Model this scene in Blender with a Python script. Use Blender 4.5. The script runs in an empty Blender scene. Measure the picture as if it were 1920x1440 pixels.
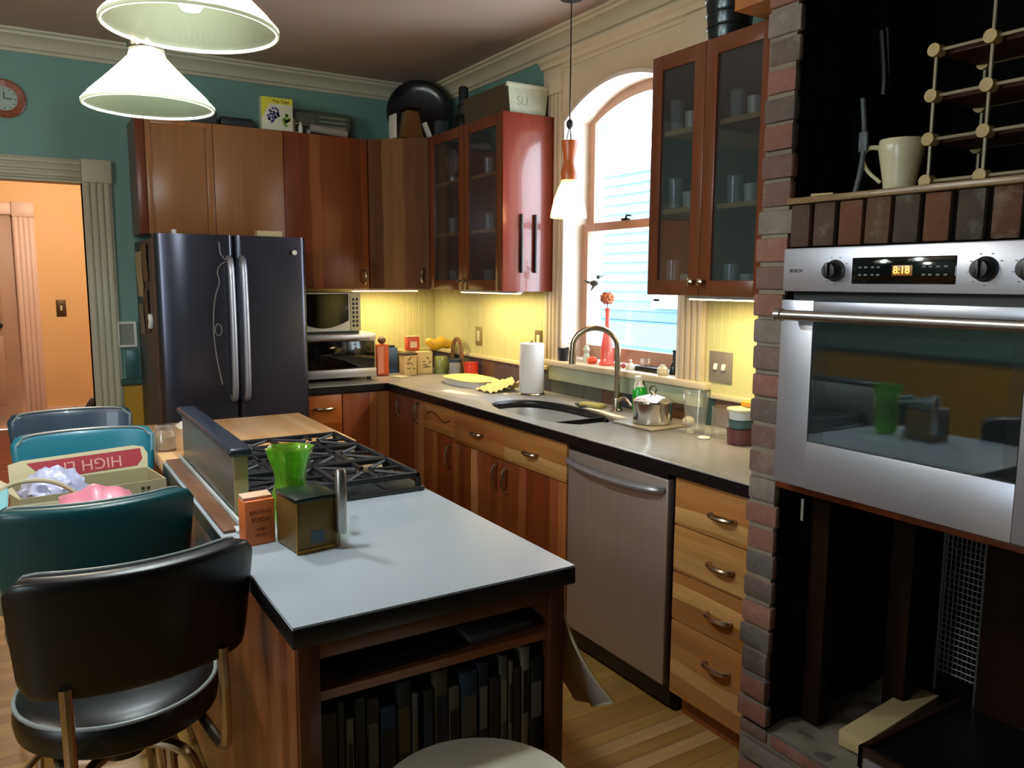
import bpy, bmesh, math, random
from mathutils import Vector, Matrix, Euler
random.seed(7)
PI = math.pi
sc = bpy.context.scene
COL = sc.collection
V = Vector
# ------------------------------------------------------------------ camera
cam = bpy.data.cameras.new('camera'); cam.sensor_width = 36.0; cam.lens = 1486.127 / 1920 * 36
cam.clip_start = 0.05; cam.clip_end = 100
camo = bpy.data.objects.new('camera', cam); COL.objects.link(camo); sc.camera = camo
yaw, pit, rol = math.radians(31.6607), math.radians(7.3649), math.radians(0.2959)
f_ = V((math.sin(yaw)*math.cos(pit), math.cos(yaw)*math.cos(pit), -math.sin(pit)))
r_ = V((math.cos(yaw), -math.sin(yaw), 0)); u_ = r_.cross(f_)
r2 = math.cos(rol)*r_ + math.sin(rol)*u_; u2 = -math.sin(rol)*r_ + math.cos(rol)*u_
camo.matrix_world = Matrix(((r2.x, u2.x, -f_.x, 0), (r2.y, u2.y, -f_.y, 0), (r2.z, u2.z, -f_.z, 1.51), (0, 0, 0, 1)))
# ------------------------------------------------------------------ world, exposure
W = bpy.data.worlds.new('world'); sc.world = W; W.use_nodes = True
bg = W.node_tree.nodes['Background']; bg.inputs[0].default_value = (0.80, 0.92, 1.0, 1); bg.inputs[1].default_value = 7.0
sc.view_settings.view_transform = 'Standard'; sc.view_settings.look = 'None'
sc.view_settings.exposure = 0.75; sc.view_settings.gamma = 1.0; sc.view_settings.use_curve_mapping = False
try:
    sc.cycles.use_denoising = True; sc.cycles.denoiser = 'OPENIMAGEDENOISE'
    sc.cycles.max_bounces = 8; sc.cycles.transparent_max_bounces = 12; sc.cycles.sample_clamp_indirect = 6
    sc.cycles.caustics_reflective = False; sc.cycles.caustics_refractive = False
except Exception: pass

def light(name, kind, loc, energy, color, size=0.1, sy=None, rot=(0, 0, 0), parent=None, radius=None):
    l = bpy.data.lights.new(name, kind); l.energy = energy; l.color = color
    if kind == 'AREA':
        l.shape = 'RECTANGLE'; l.size = size; l.size_y = sy or size
    elif radius is not None: l.shadow_soft_size = radius
    o = bpy.data.objects.new(name, l); COL.objects.link(o); o.location = loc; o.rotation_euler = rot
    if parent is not None:
        o.parent = parent; o.location = V(loc) - parent.location
    return o
# daylight portals in the two windows
for nm, loc, sx, sy, rot in (('portal_sink', (2.68, 2.99, 1.76), 1.3, 0.9, (0, math.radians(90), 0)),
                             ('portal_side', (-2.66, 0.55, 1.55), 1.3, 1.1, (0, math.radians(-90), 0))):
    p = light(nm, 'AREA', loc, 1, (1, 1, 1), sx, sy, rot)
    try: p.data.cycles.is_portal = True
    except Exception: pass
    p['kind'] = 'structure'

# ------------------------------------------------------------------ helpers
def mw(o):
    m = Matrix.Translation(o.location) @ o.rotation_euler.to_matrix().to_4x4()
    return mw(o.parent) @ m if o.parent else m

class MB:
    def __init__(s): s.b = bmesh.new()
    def _new(s, geo, m=None):
        if m is not None: bmesh.ops.transform(s.b, matrix=m, verts=geo)
    def box(s, x0, x1, y0, y1, z0, z1, bev=0, seg=2, rot=None, piv=None):
        x0, x1 = min(x0, x1), max(x0, x1); y0, y1 = min(y0, y1), max(y0, y1); z0, z1 = min(z0, z1), max(z0, z1)
        vs = [s.b.verts.new(p) for p in ((x0,y0,z0),(x1,y0,z0),(x1,y1,z0),(x0,y1,z0),(x0,y0,z1),(x1,y0,z1),(x1,y1,z1),(x0,y1,z1))]
        fs = [s.b.faces.new([vs[i] for i in q]) for q in ((0,3,2,1),(4,5,6,7),(0,1,5,4),(1,2,6,5),(2,3,7,6),(3,0,4,7))]
        if rot is not None:
            c = V(piv) if piv is not None else V(((x0+x1)/2, (y0+y1)/2, (z0+z1)/2))
            bmesh.ops.transform(s.b, matrix=Matrix.Translation(c) @ Euler(rot).to_matrix().to_4x4() @ Matrix.Translation(-c), verts=vs)
        if bev > 0:
            es = list({e for f in fs for e in f.edges})
            bmesh.ops.bevel(s.b, geom=es, offset=bev, segments=seg, profile=0.5, affect='EDGES')
        return s
    def lathe(s, prof, c=(0, 0, 0), seg=32, axis='Z', m=None, cap=True):
        rings = []; new = []
        for r, z in prof:
            ring = []
            for i in range(seg):
                a = 2*PI*i/seg; p = (r*math.cos(a), r*math.sin(a), z)
                if axis == 'X': p = (z, p[0], p[1])
                elif axis == 'Y': p = (p[0], z, p[1])
                ring.append(s.b.verts.new((p[0]+c[0], p[1]+c[1], p[2]+c[2])))
            rings.append(ring); new += ring
        for a, b in zip(rings, rings[1:]):
            for i in range(seg): s.b.faces.new((a[i], a[(i+1) % seg], b[(i+1) % seg], b[i]))
        if cap:
            if prof[0][0] > 1e-5: s.b.faces.new(list(reversed(rings[0])))
            if prof[-1][0] > 1e-5: s.b.faces.new(rings[-1])
        if m is not None: bmesh.ops.transform(s.b, matrix=m, verts=new)
        return s
    def cyl(s, p0, p1, r, seg=16, r1=None):
        p0, p1 = V(p0), V(p1); d = p1-p0; L = d.length
        m = Matrix.Translation(p0) @ d.to_track_quat('Z', 'Y').to_matrix().to_4x4()
        return s.lathe([(r, 0), (r if r1 is None else r1, L)], seg=seg, m=m)
    def tube(s, pts, r, seg=10, closed=False, smooth=0):
        pts = [V(p) for p in pts]
        for _ in range(smooth):
            q = [] if closed else [pts[0]]
            n = len(pts)
            for i in range(n if closed else n-1):
                a, b = pts[i], pts[(i+1) % n]; q += [a*.75+b*.25, a*.25+b*.75]
            if not closed: q.append(pts[-1])
            pts = q
        n = len(pts); rings = []; up = None
        for i, p in enumerate(pts):
            if closed: t = (pts[(i+1) % n]-pts[i-1])
            else: t = pts[min(i+1, n-1)]-pts[max(i-1, 0)]
            t.normalize()
            if up is None:
                up = V((0, 0, 1)) if abs(t.z) < .9 else V((1, 0, 0))
            sd = t.cross(up); sd.normalize(); up = sd.cross(t)
            rr = r(i/(n-1)) if callable(r) else r
            rings.append([s.b.verts.new(p + sd*math.cos(2*PI*k/seg)*rr + up*math.sin(2*PI*k/seg)*rr) for k in range(seg)])
        for i in range(n if closed else n-1):
            a, b = rings[i], rings[(i+1) % n]
            for k in range(seg): s.b.faces.new((a[k], a[(k+1) % seg], b[(k+1) % seg], b[k]))
        if not closed:
            s.b.faces.new(list(reversed(rings[0]))); s.b.faces.new(rings[-1])
        return s
    def prism(s, poly, d0, d1, axis='X', m=None):
        def P(a, b, d): return {'X': (d, a, b), 'Y': (a, d, b), 'Z': (a, b, d)}[axis]
        A = [s.b.verts.new(P(a, b, d0)) for a, b in poly]; B = [s.b.verts.new(P(a, b, d1)) for a, b in poly]
        n = len(poly); s.b.faces.new(A); s.b.faces.new(list(reversed(B)))
        for i in range(n): s.b.faces.new((A[i], A[(i+1) % n], B[(i+1) % n], B[i]))
        if m is not None: bmesh.ops.transform(s.b, matrix=m, verts=A+B)
        return s
    def strip(s, front, back, d0, d1, axis='X'):
        """a slab between two equal-length outlines (front, back): quads between them, extruded along axis"""
        def P(a, b, d): return {'X': (d, a, b), 'Y': (a, d, b), 'Z': (a, b, d)}[axis]
        v = [[s.b.verts.new(P(*q, d)) for q in o] for o in (front, back) for d in (d0, d1)]
        f0, f1, b0, b1 = v; n = len(front)
        for i in range(n-1):
            for q in ((f0[i], f0[i+1], b0[i+1], b0[i]), (f1[i+1], f1[i], b1[i], b1[i+1]),
                      (f0[i+1], f0[i], f1[i], f1[i+1]), (b0[i], b0[i+1], b1[i+1], b1[i])): s.b.faces.new(q)
        for i in (0, n-1): s.b.faces.new((f0[i], b0[i], b1[i], f1[i]))
        return s
    def sheet(s, fn, nu, nv, th=0.002):
        g = [[s.b.verts.new(fn(i/nu, j/nv)) for j in range(nv+1)] for i in range(nu+1)]
        fs = [s.b.faces.new((g[i][j], g[i+1][j], g[i+1][j+1], g[i][j+1])) for i in range(nu) for j in range(nv)]
        if th:
            for f in fs: f.normal_update()
            bmesh.ops.solidify(s.b, geom=fs, thickness=th)
        return s
    def ball(s, c, r, sc=(1, 1, 1), sub=2):
        g = bmesh.ops.create_icosphere(s.b, subdivisions=sub, radius=r)
        bmesh.ops.transform(s.b, matrix=Matrix.Translation(c) @ Matrix.Diagonal((*sc, 1)), verts=g['verts']); return s
    def rotz(s, a, piv=(0, 0, 0)):
        bmesh.ops.transform(s.b, matrix=Matrix.Translation(piv) @ Matrix.Rotation(a, 4, 'Z') @ Matrix.Translation(-V(piv)), verts=s.b.verts); return s
    def build(s, name, mat, parent=None, smooth=35, local=False):
        if parent is not None and not local:
            bmesh.ops.transform(s.b, matrix=mw(parent).inverted(), verts=s.b.verts)
        bmesh.ops.recalc_face_normals(s.b, faces=s.b.faces)
        me = bpy.data.meshes.new(name); s.b.to_mesh(me); s.b.free()
        if smooth:
            me.polygons.foreach_set('use_smooth', [True]*len(me.polygons))
            try: me.set_sharp_from_angle(angle=math.radians(smooth))
            except Exception: pass
        for m in (mat if isinstance(mat, (list, tuple)) else [mat]): me.materials.append(m)
        o = bpy.data.objects.new(name, me); COL.objects.link(o)
        if parent is not None: o.parent = parent
        return o

def tag(o, label=None, cat=None, group=None, kind=None):
    if label: o['label'] = label
    if cat: o['category'] = cat
    if group: o['group'] = group
    if kind: o['kind'] = kind
    return o
def thing(name, label, cat, loc=(0, 0, 0), rz=0, group=None):
    o = bpy.data.objects.new(name, None); COL.objects.link(o); o.empty_display_size = .05
    o.location = loc; o.rotation_euler = (0, 0, rz); return tag(o, label, cat, group)
def single(name, mb, mat, label, cat, group=None, smooth=35):
    return tag(mb.build(name, mat, None, smooth), label, cat, group)
def struct(name, mb, mat, smooth=35, parent=None):
    o = mb.build(name, mat, parent, smooth)
    if parent is None: o['kind'] = 'structure'
    return o
def copy_tree(o, parent=None):
    c = o.copy(); COL.objects.link(c)
    if parent is not None: c.parent = parent
    for ch in list(o.children): copy_tree(ch, c)
    return c
def cut(o, cutter):
    """boolean difference, applied, cutter removed"""
    md = o.modifiers.new('cut', 'BOOLEAN'); md.operation = 'DIFFERENCE'; md.object = cutter; md.solver = 'EXACT'
    dg = bpy.context.evaluated_depsgraph_get(); dg.update()
    me = bpy.data.meshes.new_from_object(o.evaluated_get(dg)); o.modifiers.clear()
    old = o.data; o.data = me; bpy.data.meshes.remove(old)
    cm = cutter.data; bpy.data.objects.remove(cutter); bpy.data.meshes.remove(cm)
def text_mesh(name, s, size, m, mat, parent=None, depth=.0006, align='CENTER', local=False):
    cu = bpy.data.curves.new(name, 'FONT'); cu.body = s; cu.size = size; cu.align_x = align; cu.align_y = 'CENTER'; cu.extrude = depth
    t = bpy.data.objects.new(name, cu); COL.objects.link(t)
    dg = bpy.context.evaluated_depsgraph_get(); dg.update()
    me = bpy.data.meshes.new_from_object(t.evaluated_get(dg)); bpy.data.objects.remove(t); bpy.data.curves.remove(cu)
    me.transform(m)
    if parent is not None and not local: me.transform(mw(parent).inverted())
    me.materials.clear(); me.materials.append(mat)
    o = bpy.data.objects.new(name, me); COL.objects.link(o); o.parent = parent
    return o

# ------------------------------------------------------------------ materials
def srgb(h):
    if isinstance(h, str):
        h = [int(h[i:i+2], 16)/255 for i in (0, 2, 4)]
        return tuple(c/12.92 if c <= .04045 else ((c+.055)/1.055)**2.4 for c in h) + (1,)
    return tuple(h) + (1,) if len(h) == 3 else tuple(h)
class NT:
    def __init__(s, name):
        s.m = bpy.data.materials.new(name); s.m.use_nodes = True; s.t = s.m.node_tree
        s.p = s.t.nodes['Principled BSDF']; s.out = s.t.nodes['Material Output']
    def n(s, kind, **kw):
        nd = s.t.nodes.new(kind)
        for k, v in kw.items():
            if k.startswith('i_'): nd.inputs[k[2:].replace('_', ' ')].default_value = v
            else: setattr(nd, k, v)
        return nd
    def l(s, a, b): s.t.links.new(a, b)
    def math(s, op, a, b=None, c=None):
        nd = s.n('ShaderNodeMath', operation=op)
        for i, v in enumerate((a, b, c)):
            if v is None: continue
            if isinstance(v, (int, float)): nd.inputs[i].default_value = v
            else: s.l(v, nd.inputs[i])
        return nd.outputs[0]
    def ramp(s, fac, cols, interp='LINEAR'):
        r = s.n('ShaderNodeValToRGB'); r.color_ramp.interpolation = interp; e = r.color_ramp.elements
        while len(e) < len(cols): e.new(.5)
        for el, (p, c) in zip(e, cols): el.position = p; el.color = srgb(c)
        s.l(fac, r.inputs[0]); return r.outputs[0]
    def mix(s, fac, a, b, blend='MIX'):
        nd = s.n('ShaderNodeMix', data_type='RGBA', blend_type=blend)
        for i, v in ((0, fac), (6, a), (7, b)):
            if isinstance(v, (int, float, tuple)): nd.inputs[i].default_value = v
            else: s.l(v, nd.inputs[i])
        return nd.outputs[2]
    def coord(s): return s.n('ShaderNodeTexCoord').outputs['Object']
    def noise(s, vec, scale, detail=3, rough=.5, out='Fac'):
        nd = s.n('ShaderNodeTexNoise'); nd.inputs['Scale'].default_value = scale; nd.inputs['Detail'].default_value = detail; nd.inputs['Roughness'].default_value = rough
        s.l(vec, nd.inputs['Vector']); return nd.outputs[out]
    def map(s, vec, scale=(1, 1, 1), loc=(0, 0, 0), rot=(0, 0, 0)):
        nd = s.n('ShaderNodeMapping'); nd.inputs['Scale'].default_value = scale; nd.inputs['Location'].default_value = loc; nd.inputs['Rotation'].default_value = rot
        s.l(vec, nd.inputs['Vector']); return nd.outputs[0]
    def bump(s, h, strength=.3, dist=.002):
        b = s.n('ShaderNodeBump'); b.inputs['Strength'].default_value = strength; b.inputs['Distance'].default_value = dist
        s.l(h, b.inputs['Height']); s.l(b.outputs[0], s.p.inputs['Normal'])
def pbr(name, col, rough=.5, metal=0, var=.12, vs=8, bump=0, bs=60, coat=0, ds=1.0, spec=None, emit=None, es=0, trans=0, stretch=(1, 1, 1)):
    n = NT(name); c = srgb(col); v = n.map(n.coord(), stretch)
    f = n.noise(v, vs, 4)
    lo = tuple(x*(1-var) for x in c[:3])+(1,); hi = tuple(min(1, x*(1+var)) for x in c[:3])+(1,)
    n.l(n.mix(f, lo, hi), n.p.inputs['Base Color'])
    n.p.inputs['Metallic'].default_value = metal; n.p.inputs['Coat Weight'].default_value = coat
    if var and rough > .05:
        r = n.math('MULTIPLY_ADD', f, rough*.3, rough*.85); n.l(r, n.p.inputs['Roughness'])
    else: n.p.inputs['Roughness'].default_value = rough
    if spec is not None: n.p.inputs['Specular IOR Level'].default_value = spec
    if bump: n.bump(n.noise(v, bs, 3), bump)
    if emit is not None:
        n.p.inputs['Emission Color'].default_value = srgb(emit); n.p.inputs['Emission Strength'].default_value = es
    if trans: n.p.inputs['Transmission Weight'].default_value = trans
    return n.m
def wood(name, cols, horizontal=False, board=.075, rough=.32, grain=.35, wav=.02, mode='xy', coat=.15, seed=0.0, spec=None):
    """board-striped natural wood: every board its own tone, grain along it"""
    n = NT(name); co = n.coord(); sep = n.n('ShaderNodeSeparateXYZ'); n.l(co, sep.inputs[0])
    x, y, z = sep.outputs
    if mode == 'xy': u, w = n.math('ADD', n.math('ADD', x, y), seed), z
    elif mode == 'floor': u, w = y, x
    else: u, w = x, (y if mode == 'top' else z)
    if horizontal: u, w = w, u
    cb = n.n('ShaderNodeCombineXYZ'); n.l(n.math('MULTIPLY', w, 1.3), cb.inputs[0]); n.l(n.math('MULTIPLY', u, 3), cb.inputs[1])
    wob = n.noise(cb.outputs[0], 1.6, 2)
    uu = n.math('ADD', u, n.math('MULTIPLY', n.math('SUBTRACT', wob, .5), wav*2))
    q = n.math('DIVIDE', uu, board); bi = n.math('FLOOR', q)
    wn = n.n('ShaderNodeTexWhiteNoise', noise_dimensions='1D'); n.l(bi, wn.inputs['W'])
    k = len(cols); base = n.ramp(wn.outputs[0], [(i/k, c) for i, c in enumerate(cols)], 'CONSTANT')
    gv = n.n('ShaderNodeCombineXYZ'); n.l(n.math('MULTIPLY', uu, 55), gv.inputs[0]); n.l(n.math('MULTIPLY', w, 2.5), gv.inputs[1]); n.l(n.math('MULTIPLY', wn.outputs[0], 40), gv.inputs[2])
    g = n.noise(gv.outputs[0], 1.0, 4, .6)
    big = n.n('ShaderNodeCombineXYZ'); n.l(n.math('MULTIPLY', uu, 14), big.inputs[0]); n.l(n.math('MULTIPLY', w, 1.2), big.inputs[1]); n.l(n.math('MULTIPLY', bi, 3.1), big.inputs[2])
    g2 = n.noise(big.outputs[0], 1.0, 3, .5)
    gg = n.math('ADD', n.math('MULTIPLY', n.math('SUBTRACT', g, .5), grain*1.6), n.math('MULTIPLY', n.math('SUBTRACT', g2, .5), grain*2.4))
    val = n.math('ADD', 1.0, gg)
    vv = n.n('ShaderNodeCombineXYZ'); [n.l(val, vv.inputs[i]) for i in range(3)]
    col = n.mix(1.0, base, vv.outputs[0], 'MULTIPLY')
    n.l(col, n.p.inputs['Base Color']); n.p.inputs['Roughness'].default_value = rough; n.p.inputs['Coat Weight'].default_value = coat
    n.p.inputs['Coat Roughness'].default_value = .25
    if spec is not None: n.p.inputs['Specular IOR Level'].default_value = spec
    if mode in ('floor', 'top'):
        fr = n.math('FRACT', q); ed = n.math('ABSOLUTE', n.math('SUBTRACT', fr, .5)); gr = n.math('GREATER_THAN', ed, .487)
        if mode == 'floor':
            n.l(n.mix(gr, col, (.03, .018, .01, 1)), n.p.inputs['Base Color'])
            n.bump(n.math('SUBTRACT', g, gr), .2, .002)
    else: n.bump(g, .05, .001)
    return n.m
def brick_mat(name, cols, rough=.85, mort=None, dark=False):
    n = NT(name); gi = n.n('ShaderNodeNewGeometry').outputs['Random Per Island']
    k = len(cols); base = n.ramp(gi, [(i/k, c) for i, c in enumerate(cols)], 'CONSTANT')
    co = n.coord(); f = n.noise(co, 26, 6, .65); f2 = n.noise(co, 110, 3)
    v = n.math('ADD', .55, n.math('MULTIPLY', f, .9)); vv = n.n('ShaderNodeCombineXYZ'); [n.l(v, vv.inputs[i]) for i in range(3)]
    c = n.mix(1.0, base, vv.outputs[0], 'MULTIPLY')
    st = n.ramp(n.noise(co, 9, 5, .7), [(.0, (0, 0, 0)), (.55, (0, 0, 0)), (.75, (.5, .5, .5))])
    if dark: n.p.inputs['Specular IOR Level'].default_value = .03
    else: c = n.mix(st, c, srgb('8d8778'))
    n.l(c, n.p.inputs['Base Color']); n.p.inputs['Roughness'].default_value = rough
    n.bump(n.math('ADD', f, n.math('MULTIPLY', f2, .5)), .7, .006); return n.m
def glass(name, tint=(1, 1, 1), refl=1.0, op=0.0):
    """thin architectural glass: clear by transmission, glossy by fresnel"""
    n = NT(name); n.t.nodes.remove(n.p)
    tr = n.n('ShaderNodeBsdfTransparent'); tr.inputs[0].default_value = (*tint, 1)
    gl = n.n('ShaderNodeBsdfGlossy'); gl.inputs['Roughness'].default_value = .03
    ge = n.n('ShaderNodeNewGeometry'); dt = n.n('ShaderNodeVectorMath', operation='DOT_PRODUCT'); n.l(ge.outputs['Normal'], dt.inputs[0]); n.l(ge.outputs['Incoming'], dt.inputs[1])
    sch = n.math('MULTIPLY_ADD', n.math('POWER', n.math('SUBTRACT', 1.0, n.math('ABSOLUTE', dt.outputs['Value'])), 5.0), .96, .04)
    mx = n.n('ShaderNodeMixShader'); n.l(n.math('MINIMUM', n.math('MULTIPLY', sch, refl), 1.0), mx.inputs[0]); n.l(tr.outputs[0], mx.inputs[1]); n.l(gl.outputs[0], mx.inputs[2])
    o = mx.outputs[0]
    if op:
        df = n.n('ShaderNodeBsdfDiffuse'); df.inputs[0].default_value = (*tint, 1)
        m2 = n.n('ShaderNodeMixShader'); m2.inputs[0].default_value = op; n.l(o, m2.inputs[1]); n.l(df.outputs[0], m2.inputs[2]); o = m2.outputs[0]
    n.l(o, n.out.inputs[0]); return n.m
def emis(name, col, s):
    n = NT(name); n.p.inputs['Base Color'].default_value = srgb(col)
    n.p.inputs['Emission Color'].default_value = srgb(col); n.p.inputs['Emission Strength'].default_value = s; return n.m
def shade_mat(name, col, em, trans=.55, clear=.12, refl=None):
    n = NT(name); n.t.nodes.remove(n.p)
    df = n.n('ShaderNodeBsdfDiffuse'); df.inputs[0].default_value = tuple(x*(.2 if refl else 1) for x in srgb(refl or col)[:3]) + (1,)
    tl = n.n('ShaderNodeBsdfTranslucent'); tl.inputs[0].default_value = srgb(col)
    gl = n.n('ShaderNodeBsdfGlossy'); gl.inputs['Roughness'].default_value = .15
    tp = n.n('ShaderNodeBsdfTransparent')
    m1 = n.n('ShaderNodeMixShader'); m1.inputs[0].default_value = trans; n.l(df.outputs[0], m1.inputs[1]); n.l(tl.outputs[0], m1.inputs[2])
    m2 = n.n('ShaderNodeMixShader'); m2.inputs[0].default_value = .06; n.l(m1.outputs[0], m2.inputs[1]); n.l(gl.outputs[0], m2.inputs[2])
    m3 = n.n('ShaderNodeMixShader'); m3.inputs[0].default_value = clear; n.l(m2.outputs[0], m3.inputs[1]); n.l(tp.outputs[0], m3.inputs[2])
    e = n.n('ShaderNodeEmission'); e.inputs[0].default_value = srgb(col); e.inputs[1].default_value = em
    ad = n.n('ShaderNodeAddShader'); n.l(m3.outputs[0], ad.inputs[0]); n.l(e.outputs[0], ad.inputs[1])
    n.l(ad.outputs[0], n.out.inputs[0]); return n.m

M = {}
M['teal'] = pbr('teal_paint', '6d938a', .5, var=.05, vs=3)
M['teal_dark'] = pbr('teal_dark_paint', '2c4d47', .4, var=.08)
M['ceil'] = pbr('ceiling_paint', 'a89284', .7, var=.08, vs=1.5)
M['trimp'] = pbr('trim_paint', 'b7b39c', .4, var=.07, vs=6)
M['trimw'] = pbr('window_trim_paint', 'cdbd9f', .4, var=.06, vs=6)
M['sash'] = pbr('sash_paint', 'b98f78', .45, var=.1, vs=9)
M['yellow'] = pbr('yellow_wainscot', 'b58a1c', .5, var=.08)
M['orange'] = pbr('orange_plaster', 'e0b276', .6, var=.05, vs=2)
M['doorw'] = pbr('hall_door_paint', 'b08a6c', .5, var=.15, vs=4)
M['pinkish'] = pbr('hall_trim_paint', 'd6b49b', .45, var=.06)
M['redfloor'] = wood('red_hall_floor', ['7a3a20', '86432a', '6c3320'], board=.07, mode='floor')
M['floor'] = wood('oak_floor', ['a5813f', 'b08a48', '9c7638', 'b5925a', 'a07d45'], board=.058, mode='floor', rough=.35, grain=.30, wav=.0)
RC = ['7e3c1c', '90502a', 'a0602f', '703015', 'b4784a', '8a4823']
M['wood'] = wood('cherry_doors', RC, board=.062)
M['woodb'] = wood('cherry_doors_back', ['855030', '94603a', '764022', 'a0683c', '8a4e2c'], board=.085)
M['wooddiag'] = wood('cherry_diagonal_door', ['5c381c', '684022', '7c5630', '543214', '623a1c'], board=.05, mode='x', coat=0, rough=.5, spec=.15)
M['wooddark'] = wood('cherry_dark', ['5a2a16', '642f18', '4f2312'], board=.12)
M['woodplain'] = wood('cherry_plain_panel', ['966338', '8f5c34', '9c6a3e'], board=.3, grain=.18)
M['woodh'] = wood('cherry_drawers', ['b07a40', 'b8854a', 'a46c36', 'c49558', 'aa733c'], horizontal=True, board=.055, wav=.03)
M['woodh2'] = wood('cherry_drawers_dark', ['8f5224', '9a5c2a', '84481f', 'a46a34'], horizontal=True, board=.055, wav=.03)
M['woodgl'] = wood('cherry_frames', ['6e391f', '66341c', '784025'], board=.2, grain=.2)
M['redpanel'] = pbr('red_cherry_end_panel', '7e3022', .28, var=.08, vs=5, coat=.5, stretch=(6, 6, .6))
M['islandw'] = wood('island_panels', ['7b4223', '70391d', '864b2a', '6a3418'], board=.05)
M['butcher'] = wood('butcher_block', ['d2a06c', 'd8a874', 'cc9862', 'daae7c'], board=.04, mode='top', rough=.3, grain=.15, wav=0)
M['lam'] = pbr('grey_laminate', '9aa2a9', .30, var=.02, vs=3, bump=.05, bs=180)
M['lam2'] = pbr('brown_grey_laminate', '9a9896', .22, var=.03, vs=14, bump=.05, bs=180)
M['edge'] = pbr('black_counter_edge', '0a0b0d', .35, var=.2)  # shade on the slab's edge put into its colour
M['steel'] = pbr('brushed_steel', 'b0aca6', .30, 1, var=.06, vs=3, stretch=(1, 1, 40))
M['steelh'] = pbr('brushed_steel_horizontal', 'b4b4bc', .36, .75, var=.06, vs=2, stretch=(3, 3, 120))
M['steeldw'] = pbr('dishwasher_steel', 'b5a89e', .42, .7, var=.12, vs=2.5, stretch=(18, 18, 1))
M['chrome'] = pbr('chrome', 'c9c6c0', .14, 1, var=.03)
M['nickel'] = pbr('brushed_nickel', 'b3a591', .25, 1, var=.05)
M['fridge'] = pbr('dark_stainless', '585864', .25, .85, var=.10, vs=3)
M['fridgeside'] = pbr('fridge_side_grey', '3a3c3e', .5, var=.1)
M['black'] = pbr('black_plastic', '0c0c0e', .35, var=.2)
M['blackm'] = pbr('cast_iron', '15161a', .5, var=.3, bump=.1)
M['bglass'] = pbr('black_glass', '060708', .06, var=0)
M['vinylk'] = pbr('black_vinyl', '050608', .36, var=.08, bump=.04, bs=140, spec=.45)
M['vinylt'] = pbr('teal_vinyl', '0a4044', .36, var=.08, bump=.04, bs=140, spec=.5)
M['vinylb'] = pbr('turquoise_vinyl', '157588', .40, var=.08, bump=.04, bs=140, spec=.9, coat=.25)
M['vinyln'] = pbr('navy_vinyl', '263a4e', .40, var=.08, bump=.04, bs=140, spec=.9, coat=.25)
M['piping'] = pbr('pale_piping', '7f8684', .35, var=.1)
M['white'] = pbr('white_plastic', 'd8d8d2', .35, var=.04)
M['cream'] = pbr('cream_ceramic', 'cfc7a4', .25, var=.05)
M['paper'] = pbr('paper', 'dfd8c8', .8, var=.05)
M['brick'] = brick_mat('pier_bricks', ['7a5346', '6b5048', '80564a', '5c4e46', '74685e', '845e50', '5a534e', '6e5a50'])
M['brickd'] = brick_mat('sooty_bricks', ['120b09', '150d0a', '0f0b0a', '120f0d'], dark=True)  # sooty cavity bricks, with the cavity's shade painted in as near-black
M['bricks'] = brick_mat('soldier_bricks', ['54321f', '483427', '5e3823', '3e3226', '523a28'])
M['mortar'] = pbr('mortar', '7a7060', .95, var=.3, vs=30, bump=.6, bs=50)
M['mortard'] = pbr('sooty_mortar', '100e0c', .95, spec=.05, var=.3, vs=30, bump=.6, bs=50)  # mortar blackened for soot and for the unlit cavity's shade
M['soot'] = pbr('soot', '0c0a09', .95, var=.3, spec=.02)  # soot black deepened in colour to stand for the shade inside
M['stud'] = pbr('old_framing_timber', '20130a', .8, var=.25, vs=6, spec=.05, stretch=(4, 4, .5))  # timber darkened in colour for the shade of the hearth opening
M['pine'] = pbr('pine_block', 'bda77a', .65, var=.15, vs=5, stretch=(1, 6, 3))
M['splash'] = pbr('sage_beadboard', 'c3bd86', .5, var=.04, vs=4)
M['glass'] = glass('window_glass', (.96, .98, 1), .9)
M['cglass'] = glass('cabinet_glass', (.74, .77, .79), 2.2, .02)
M['clear'] = glass('clear_glass', (.985, .985, .98), 1.5, .035)
M['gglass'] = glass('green_glass', (.50, .85, .10), 2.2, .16)
M['dglass'] = glass('oven_door_glass', (.70, .76, .78), 3.0, .01)
M['dglass2'] = glass('oven_inner_glass', (.14, .20, .21), 8.0, .02)

# ------------------------------------------------------------------ room shell
XR, YB, ZC = 2.445, 4.98, 2.77
struct('floor', MB().box(-2.6, 2.60, -2.2, 4.98, -.06, 0), M['floor'], 0)
struct('ceiling', MB().box(-2.7, 2.75, -2.3, 5.1, ZC, ZC+.08), M['ceil'], 0)
# back wall with doorway
DX0, DX1, DZ = -.70, .32, 2.04
b = MB(); b.box(-2.6, DX0, YB, YB+.12, 0, ZC); b.box(DX1, XR+.0, YB, YB+.12, 0, ZC); b.box(DX0, DX1, YB, YB+.12, DZ, ZC)
struct('wall_back', b, M['teal'], 0)
b = MB(); b.box(-2.72, -2.6, -2.2, YB+.12, 0, ZC)
wl = struct('wall_left', b, M['teal'], 0)
cut(wl, MB().box(-2.9, -2.4, -.0, 1.1, .95, 2.2).build('cutter', M['teal']))
struct('wall_rear', MB().box(-2.72, 2.75, -2.32, -2.2, 0, ZC), M['teal_dark'], 0)
# chair rail and wainscot
b = MB(); b.box(-2.6, DX0-.15, YB-.012, YB, .0, .92); b.box(.466, .62, YB-.012, YB, 0, .92); b.box(-2.6, -2.588, -2.2, YB-.012, 0, .92)
struct('trim_1', b, M['yellow'], 0)
b = MB(); b.box(-2.588, DX0-.15, YB-.04, YB, .92, .955, .006); b.box(.45, .62, YB-.04, YB, .915, .95, .006); b.box(-2.6, -2.56, -2.2, YB-.04, .92, .955, .006)
struct('trim_2', b, M['teal_dark'], 0)
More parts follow.
